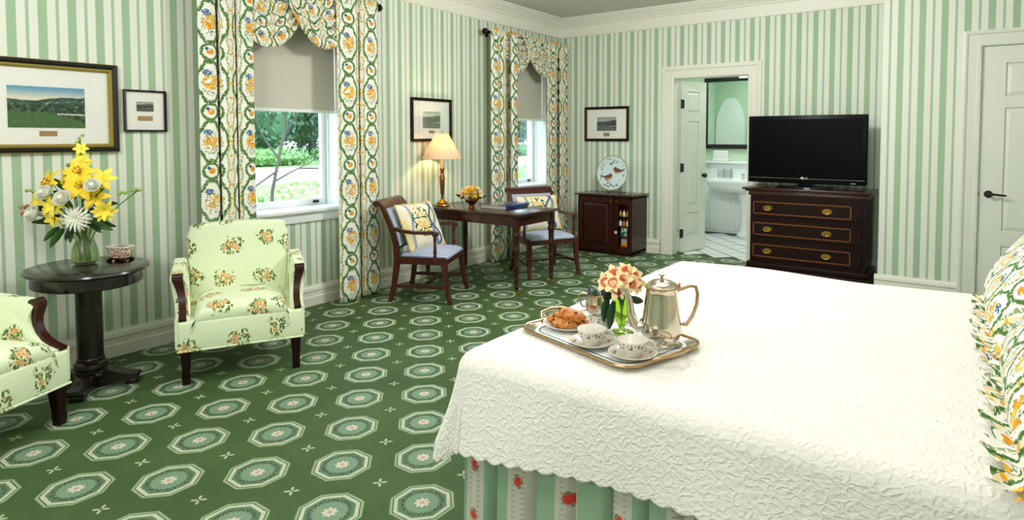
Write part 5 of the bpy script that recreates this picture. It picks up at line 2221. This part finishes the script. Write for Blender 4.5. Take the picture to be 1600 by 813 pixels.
def rrect(hx, hy, r, n=8):
    p = []
    for cx, cy, a0 in ((hx - r, hy - r, 0), (-hx + r, hy - r, pi / 2), (-hx + r, -hy + r, pi), (hx - r, -hy + r, 1.5 * pi)):
        for k in range(n + 1):
            a = a0 + pi / 2 * k / n
            p.append((cx + r * cos(a), cy + r * sin(a)))
    return p


def loops(b, ls):
    n = len(ls[0])
    o = len(b.v)
    for l in ls:
        b.v += l
    for i in range(len(ls) - 1):
        for k in range(n):
            k2 = (k + 1) % n
            b.f.append((o + i * n + k, o + i * n + k2, o + (i + 1) * n + k2, o + (i + 1) * n + k))
    b.f.append(tuple(o + k for k in range(n))[::-1])
    b.f.append(tuple(o + (len(ls) - 1) * n + k for k in range(n)))
    return b


HX, HY = .272, .194


def lp_(hx, hy, z, r=.07):
    return [(x, y, z) for x, y in rrect(hx, hy, r)]


loops(MB(), [lp_(HX - .03, HY - .03, 0), lp_(HX - .02, HY - .02, .0), lp_(HX, HY, .014), lp_(HX + .003, HY + .003, .016), lp_(HX - .005, HY - .005, .016), lp_(HX - .024, HY - .024, .004)]).build('tray_body', 'silver', ty, angle=40)
rm = [(x, y, .016) for x, y in rrect(HX, HY, .07)]
MB().tube(rm + [rm[0]], .0055, 8).build('rim', 'silver_worn', ty)
for sx in (-1, 1):
    pts = [(sx * (HX - .004), -.075, .016), (sx * (HX + .012), -.072, .026), (sx * (HX + .032), -.055, .034), (sx * (HX + .042), 0, .037), (sx * (HX + .032), .055, .034), (sx * (HX + .012), .072, .026), (sx * (HX - .004), .075, .016)]
    MB().tube(pts, [.007, .006, .0065, .008, .0065, .006, .007], 10).build('handle', 'silver_worn', ty)
ln = thing('tray_liner', 'white cloth liner with a dark green line lying in the tray', 'liner', (tr_c[0], tr_c[1], tz + .0042), TROT)
loops(MB(), [lp_(HX - .03, HY - .03, 0, .06), lp_(HX - .03, HY - .03, .002, .06)]).build('cloth', 'liner_cloth', ln, smooth=False)
o_, i_ = rrect(HX - .041, HY - .041, .055), rrect(HX - .0455, HY - .0455, .052)
n_ = len(o_)
MB().add([(x, y, .0026) for x, y in o_] + [(x, y, .0026) for x, y in i_] + [(x, y, .0016) for x, y in o_] + [(x, y, .0016) for x, y in i_],
         [(k, (k + 1) % n_, n_ + (k + 1) % n_, n_ + k) for k in range(n_)] + [(k, (k + 1) % n_, 2 * n_ + (k + 1) % n_, 2 * n_ + k) for k in range(n_)] + [(n_ + k, n_ + (k + 1) % n_, 3 * n_ + (k + 1) % n_, 3 * n_ + k) for k in range(n_)]
         ).build('border_line', 'liner_stripe', ln, smooth=False)
LZ = tz + .0066


def cup(label, x, y, ang, slabel):
    s = thing('saucer', slabel, 'saucer', (x, y, LZ), 0, 'saucers on the tray')
    MB().lathe([(0, .0), (.038, 0), (.042, .003), (.06, .009), (.077, .017), (.0785, .019), (.076, .0195), (.058, .012), (.036, .006), (0, .006)], 40).build('saucer_body', 'saucer_glaze', s)
    c = thing('teacup', label, 'cup', (x, y, LZ + .0062), ang, 'teacups on the tray')
    MB().lathe([(0, 0), (.026, 0), (.027, .004), (.030, .010), (.041, .024), (.047, .040), (.049, .052), (.0475, .0525), (.0465, .048)], 40).build('cup_body', 'cup_glaze', c)
    MB().lathe([(.0478, .0522), (.0452, .040), (.039, .025), (.026, .011), (0, .009)], 40).build('inner_glaze', 'porcelain', c)
    MB().lathe([(0, .040), (.0447, .040), (.0447, .0385), (0, .0385)], 32).build('drink', 'coffee', c)
    MB().tube([(.046, 0, .044), (.062, 0, .044), (.071, 0, .034), (.066, 0, .022), (.052, 0, .016), (.037, 0, .017)], [.004, .0042, .0042, .004, .0038, .0036], 8, flat=1.3).build('cup_handle', 'porcelain', c)
    return c


cup('white teacup with a painted sprig band in front of the pastry plate', 3.350, -4.965, radians(32), 'white saucer under the teacup by the pastry plate')
cup('white teacup with a painted sprig band in front of the coffee pot', 3.512, -4.985, radians(35), 'white saucer under the teacup by the coffee pot')

# ---- pastry plate
PX_, PY_ = 3.182, -4.835
pp_ = thing('pastry_plate', 'white plate of pastries at the left end of the tray', 'plate', (PX_, PY_, LZ + .0), 0)
MB().lathe([(0, 0), (.06, 0), (.064, .003), (.075, .007), (.0975, .016), (.0995, .0185), (.096, .019), (.074, .0105), (.055, .006), (0, .006)], 48).build('plate_body', 'saucer_glaze', pp_)


def pastry(label, x, y, z, rot, L, r, seed, fill=False):
    t = thing('pastry', label, 'pastry', (x, y, z), rot, 'pastries on the plate')
    rnd = random.Random(seed)
    b = MB()
    N = 26

    def P(u, v):
        a = 2 * pi * v
        s = (u - .5) * 2
        rr = r * max(.02, (1 - abs(s) ** 2.4)) ** .6 * (1 + .13 * sin(u * pi * 13 + a * 1.0) + .06 * sin(3 * a + seed))
        bend = .28 * L * (s * s) * .5
        return (s * L / 2, bend - .1 * L + rr * cos(a) * 1.15, max(0.0005, r * .82 + rr * sin(a) * .85))
    b.grid(P, N, 18)
    b.uv = None
    b.build('crust', 'pastry_crust', t, angle=60)
    if fill:
        MB().lathe([(0, 0), (r * .55, .0), (r * .45, .006), (0, .008)], 12, c=(0, -.1 * L, r * 1.5)).build('filling', 'pastry_filling', t)
    for k in range(4):
        MB().lathe([(0, -.004), (.004, -.001), (.004, .002), (0, .005)], 8, c=((-.3 + .2 * k) * L, -.1 * L - r * .5 + .3 * r * (k % 2), r * 1.42)).build('currant', 'currant', t)
    return t


pastry('large braided golden pastry on top of the plate', PX_ + .018, PY_ - .012, LZ + .030, -.25, .125, .027, 1)
pastry('golden pastry at the left of the plate with yellow filling', PX_ - .055, PY_ + .005, LZ + .009, 1.1, .095, .021, 2, True)
pastry('golden pastry at the front of the plate under the braided one', PX_ + .005, PY_ - .045, LZ + .010, -.1, .11, .019, 3)
pastry('golden pastry at the right of the plate with yellow filling', PX_ + .060, PY_ + .008, LZ + .010, -.7, .09, .018, 4, True)

# ---- silver sugar pot with packets, porcelain creamer
sg_ = thing('sugar_pot', 'small silver pot with a handle holding sugar packets on the tray', 'pot', (3.215, -4.685, LZ), radians(195))
sg_.scale = (1.18, 1.18, 1.18)
MB().lathe([(0, .0), (.026, 0), (.028, .006), (.024, .010), (.034, .022), (.041, .04), (.040, .055), (.034, .075), (.035, .083), (.032, .083), (.031, .075), (.037, .055), (.037, .04), (.02, .014), (0, .014)], 32).build('pot_body', 'silver', sg_)
MB().tube([(.033, 0, .078), (.05, 0, .082), (.064, 0, .074), (.063, 0, .055), (.052, 0, .037), (.036, 0, .030)], .0035, 8).build('pot_handle', 'silver', sg_)
for k in range(9):
    a = k * 2.4
    r = .008 + .0018 * k
    MB().box(-.010, .010, -.0012, .0012, -.03, .03).xform(Matrix.Translation((r * cos(a), r * sin(a), .072)) @ Matrix.Rotation(a, 4, 'Z') @ Matrix.Rotation(.15, 4, 'X')).build('sugar_packet', ('sugar_packet', 'linen_white', 'sugar_packet', 'snack_green')[k % 4], sg_, smooth=False)
cr_ = thing('cream_jug', 'white porcelain cream jug with a painted sprig band on the tray', 'jug', (3.300, -4.825, LZ), radians(40))
cr_.scale = (.95, .95, .8)
MB().lathe([(0, 0), (.026, 0), (.028, .004), (.038, .02), (.040, .036), (.034, .056), (.031, .068), (.034, .078), (.032, .078), (.029, .068), (.032, .056), (.037, .036), (.02, .01), (0, .01)], 32).build('jug_body', 'creamer_glaze', cr_)
MB().tube([(.031, 0, .068), (.05, 0, .066), (.056, 0, .05), (.05, 0, .032), (.038, 0, .026)], .0035, 8).build('jug_handle', 'porcelain', cr_)

# ---- coffee pot
cp_ = thing('coffee_pot', 'tall silver coffee pot with a long spout on the tray', 'coffee pot', (3.535, -4.815, LZ), radians(25))
cp_.scale = (1.03, 1.03, 1.03)
MB().lathe([(0, 0), (.056, 0), (.058, .005), (.055, .012), (.060, .022), (.066, .04), (.064, .07), (.056, .13), (.0515, .17), (.0515, .183), (.055, .187), (.055, .192), (.05, .194), (0, .194)], 48).build('pot_body', 'silver', cp_, angle=50)
MB().lathe([(.054, .186), (.0562, .188), (.0562, .191), (.054, .193)], 48).build('bead_rim', 'silver_worn', cp_)
ldo = MB().lathe([(.048, .194), (.046, .20), (.034, .208), (.016, .213), (0, .214)], 40).build('lid', 'silver', cp_)
MB().lathe([(.004, .213), (.004, .222), (.010, .227), (.011, .231), (0, .233)], 14).build('lid_knob', 'silver_worn', ldo)
MB().tube([(-.058, 0, .06), (-.075, 0, .055), (-.092, 0, .068), (-.100, 0, .10), (-.104, 0, .14), (-.116, 0, .168), (-.135, 0, .178)], [.024, .02, .016, .013, .010, .0085, .007], 14).build('spout', 'silver', cp_)
MB().tube([(.05, 0, .18), (.062, 0, .184), (.09, 0, .196), (.108, 0, .193), (.114, 0, .17), (.112, 0, .135), (.098, 0, .095), (.078, 0, .066), (.066, 0, .07)], [.007, .006, .006, .006, .006, .006, .006, .006, .006], 10).build('pot_handle', 'silver_worn', cp_)
MB().box(.045, .06, -.009, .009, .182, .205, .004).build('hinge', 'silver_worn', cp_)

# ---- spoons
for i, (x, y, a, lab) in enumerate(((3.575, -4.86, 1.1, 'silver teaspoon lying on the right side of the tray liner'), (3.545, -4.93, .5, 'silver teaspoon lying in the saucer by the coffee pot'))):
    z = LZ + .0035 if i == 0 else LZ + .0215
    t = thing('teaspoon', lab, 'spoon', (x, y, z), a, 'teaspoons on the tray')
    MB().tube([(-.05, 0, 0), (-.02, 0, .002), (.03, 0, .0)], [.0032, .002, .002], 6, flat=.5).build('spoon_handle', 'silver', t)
    MB().lathe([(0, -.002), (.008, -.001), (.010, .002), (.0095, .0025), (.007, .0005), (0, -.0005)], 16, c=(.045, 0, 0), sx=1.6).build('spoon_bowl', 'silver', t)

# ---- green bud vase
gv = Vector((3.372, -4.79, LZ))
g_ = thing('bud_vase', 'green glass footed bud vase on the tray', 'vase', gv, 0)
g_.scale = (1.2, 1.2, 1.0)
MB().lathe([(0, 0), (.034, 0), (.036, .003), (.030, .007), (.010, .010), (.007, .016), (.010, .024), (.030, .075), (.033, .095), (.028, .12), (.030, .135), (.0285, .135), (.026, .12), (.031, .095), (.028, .076), (.008, .028), (0, .026)], 32).build('vase_body', 'glass_green', g_)
G2 = 'alstroemeria in the green bud vase'


def alstro_head(L, Wd):
    def f(t, M):
        me = petals(('alst', L), L, Wd, 1.25, 'alstroemeria', .3)
        for k in range(6):
            inst(me, 'petal', t, M @ Matrix.Rotation(2 * pi * k / 6, 4, 'Z') @ Matrix.Rotation(.2 + .1 * (k % 2), 4, 'Y') @ Matrix.Scale(1 - .12 * (k % 2), 4))
        b = MB()
        for k in range(5):
            a = k * 1.26
            b.tube([(0, 0, 0), (.006 * cos(a), .006 * sin(a), L * .6)], .0009, 4)
        o = b.build('stamens', 'petal_coral', t)
        o.matrix_local = M
    return f


vr, vt = Vector((.84, .54, 0)), Vector((.54, -.84, 0))
for i, (dx, dz, dd, nx, nz, lab) in enumerate(((-.062, .185, .015, -.8, .3, 'leftmost peach alstroemeria bloom in the bud vase'), (-.028, .215, .0, -.3, .9, 'upper left peach alstroemeria bloom in the bud vase'),
                                                (.018, .225, .0, .2, 1.0, 'topmost peach alstroemeria bloom in the bud vase'), (-.018, .165, .045, -.1, .2, 'lowest front peach alstroemeria bloom in the bud vase'),
                                                (.032, .185, .035, .4, .3, 'front right peach alstroemeria bloom in the bud vase'), (.058, .178, .01, .9, .1, 'rightmost peach alstroemeria bloom in the bud vase'),
                                                (-.035, .19, .04, -.4, .5, 'front left peach alstroemeria bloom in the bud vase'), (.0, .20, .035, .0, .7, 'central peach alstroemeria bloom in the bud vase'), (.045, .21, .0, .7, .7, 'upper right peach alstroemeria bloom in the bud vase'))):
    pos = gv + vr * dx + vt * dd + Vector((0, 0, dz))
    flower_thing('alstroemeria', lab, 'flower', G2, gv + Vector((0, 0, .03)), pos - (vr * nx + vt + Vector((0, 0, nz))).normalized() * .02, vr * nx + vt * .9 + Vector((0, 0, nz)), alstro_head(.044, .034), stem_r=.0018, bendp=gv + Vector((0, 0, .15)))
lf2 = thing('leaf_spray', 'dark green leaves hanging round the bud vase', 'foliage', gv + Vector((0, 0, .13)), 0)
for dx, dz, nx, nz, L, dd in ((-.05, .0, -.3, -1, .085, .015), (-.03, -.005, -.3, -1, .10, .04), (-.005, .03, -.1, -.6, .05, .04), (.03, .005, .9, -.5, .05, .02), (-.03, .012, -.9, -.3, .045, .01), (0, .01, .1, .5, .05, .02)):
    leaf_obj(lf2, vr * dx + vt * dd + Vector((0, 0, dz)), vr * nx + Vector((0, 0, nz)) + vt * .12, L, .032, 'leaf_dark', roll=.2)
gb = thing('grass_blade', 'long dark green blade of grass arching out of the bud vase', 'foliage', gv + Vector((0, 0, .05)), 0)
gr_ = -vt
pts = [Vector((0, 0, 0)), gr_ * .02 + Vector((0, 0, .08)), gr_ * .05 + vr * .03 + Vector((0, 0, .118)), gr_ * .10 + vr * .075 + Vector((0, 0, .132)), gr_ * .15 + vr * .118 + Vector((0, 0, .155))]
MB().tube(pts, [.003, .004, .0055, .005, .001], 6, flat=.4).build('blade', 'leaf_dark', gb)

# ================================================================== garden outside the windows
GZ = -.25
struct(MB().box(-90, -.35, -40, 90, GZ - .1, GZ).build('ground', 'lawn', smooth=False), 'green lawn outside the windows')
struct(MB().box(-25, -15.5, -40, 90, GZ, GZ + .02).build('path', 'road', smooth=False), 'pale drive crossing the garden')


def foliage(b, c, rad, n, size, rnd, sq=1.0):
    for _ in range(n):
        a, e = rnd.uniform(0, 2 * pi), rnd.uniform(-1, 1)
        k = sqrt(1 - e * e)
        r = rnd.uniform(.72, 1.05)
        p = Vector(c) + Vector((cos(a) * k * rad[0], sin(a) * k * rad[1], e * rad[2])) * r
        u = Vector((rnd.uniform(-1, 1), rnd.uniform(-1, 1), rnd.uniform(-1, 1))).normalized()
        w = u.cross(Vector((rnd.uniform(-1, 1), rnd.uniform(-1, 1), rnd.uniform(-1, 1)))).normalized()
        s = size * rnd.uniform(.6, 1.3)
        o = len(b.v)
        b.v += [tuple(p - u * s), tuple(p + w * s * .45), tuple(p + u * s), tuple(p - w * s * .45)]
        b.f.append((o, o + 1, o + 2, o + 3))


def bush(name, label, cat, c, rad, n, size, material, seed, group=None, trunk=None):
    rnd = random.Random(seed)
    t = thing(name, label, cat, (c[0], c[1], GZ), 0, group)
    b = MB()
    foliage(b, (0, 0, c[2] - GZ), rad, n, size, rnd)
    b.build('foliage', material, t, smooth=False, fix=False)
    co = MB()
    sg = 12
    for i in range(sg + 1):
        for j in range(2 * sg):
            th, f = pi * i / sg, pi * j / sg
            d = Vector((sin(th) * cos(f), sin(th) * sin(f), cos(th)))
            k = .86 + .1 * sin(5 * d.x + seed) * sin(4 * d.y) + .06 * sin(9 * d.z + 3 * d.y)
            co.v.append((d.x * rad[0] * k, d.y * rad[1] * k, max(.0, d.z * rad[2] * k + c[2] - GZ)))
    m = 2 * sg
    for i in range(sg):
        for j in range(m):
            co.f.append((i * m + j, i * m + (j + 1) % m, (i + 1) * m + (j + 1) % m, (i + 1) * m + j))
    co.build('inner_foliage', material, t, angle=180)
    if trunk:
        MB().tube([(0, 0, 0), (.1, .05, (c[2] - GZ) * .5), (0, 0, c[2] - GZ)], [trunk, trunk * .8, trunk * .5], 8).build('trunk', 'bark', t)
    return t


rnd = random.Random(2)
hd = ('first', 'second', 'third', 'fourth', 'fifth', 'sixth', 'seventh', 'eighth', 'ninth')
for i in range(7):
    bush('shrub', '%s light green shrub from the left in the row close outside the windows' % hd[i], 'shrub', (-6.6 + .5 * (i % 2), -1.2 + 1.75 * i, GZ + .2), (1.0, 1.1, .46 + .08 * (i % 3)), 1800, .05, 'shrub_leaf', i, 'shrubs close outside the windows')
for i in range(8):
    bush('hedge', '%s clipped hedge from the left beyond the pale drive' % hd[i], 'hedge', (-27.5 - .5 * (i % 2), 6 + 6.5 * i, GZ + .4), (1.2, 3.3, .6), 2200, .11, 'hedge_leaf', 20 + i, 'hedges beyond the drive')
for i in range(9):
    bush('tree', '%s broad green tree from the left beyond the hedge' % hd[i], 'tree', (-36 - 2 * (i % 2), 3 + 6.6 * i, 4.3 + (i % 2)), (3.6, 3.7, 5.0), 6500, .22, 'tree_leaf', 40 + i, 'trees beyond the hedge', .35)
# young tree whose bare branches cross the near window
yt = thing('sapling', 'young tree with bare forked branches just outside the larger window', 'tree', (-4.2, -1.5, GZ), 0)
MB().tube([(0, 0, 0), (.02, .03, .8), (.06, .12, 1.3), (.05, .26, 1.8), (.0, .3, 2.6)], [.03, .026, .022, .018, .012], 8).build('trunk', 'bark', yt)
for p in ([(.03, .05, .95), (0, .35, 1.08), (0, .7, 1.22), (0, 1.1, 1.5)], [(.04, .08, 1.1), (.1, -.3, .9), (.1, -.6, .62), (.1, -.8, .5)], [(.06, .12, 1.3), (.05, -.1, 1.6), (0, -.25, 2.0)], [(0, .5, 1.14), (.1, .9, 1.12), (.1, 1.2, 1.05)], [(.05, .2, 1.6), (0, .5, 2.0), (0, .6, 2.5)]):
    MB().tube(p, [.018, .014, .01, .006][:len(p)], 6).build('branch', 'bark', yt)
rnd = random.Random(9)
b = MB()
for c, r in (((0, .5, 2.55), .65), ((.1, -.2, 2.4), .55), ((0, .1, 2.9), .8), ((0, 1.2, 2.35), .5), ((0, .95, 1.35), .16)):
    foliage(b, c, (r, r, r * .6), 260, .06, rnd)
b.build('foliage', 'hedge_leaf', yt, smooth=False, fix=False)
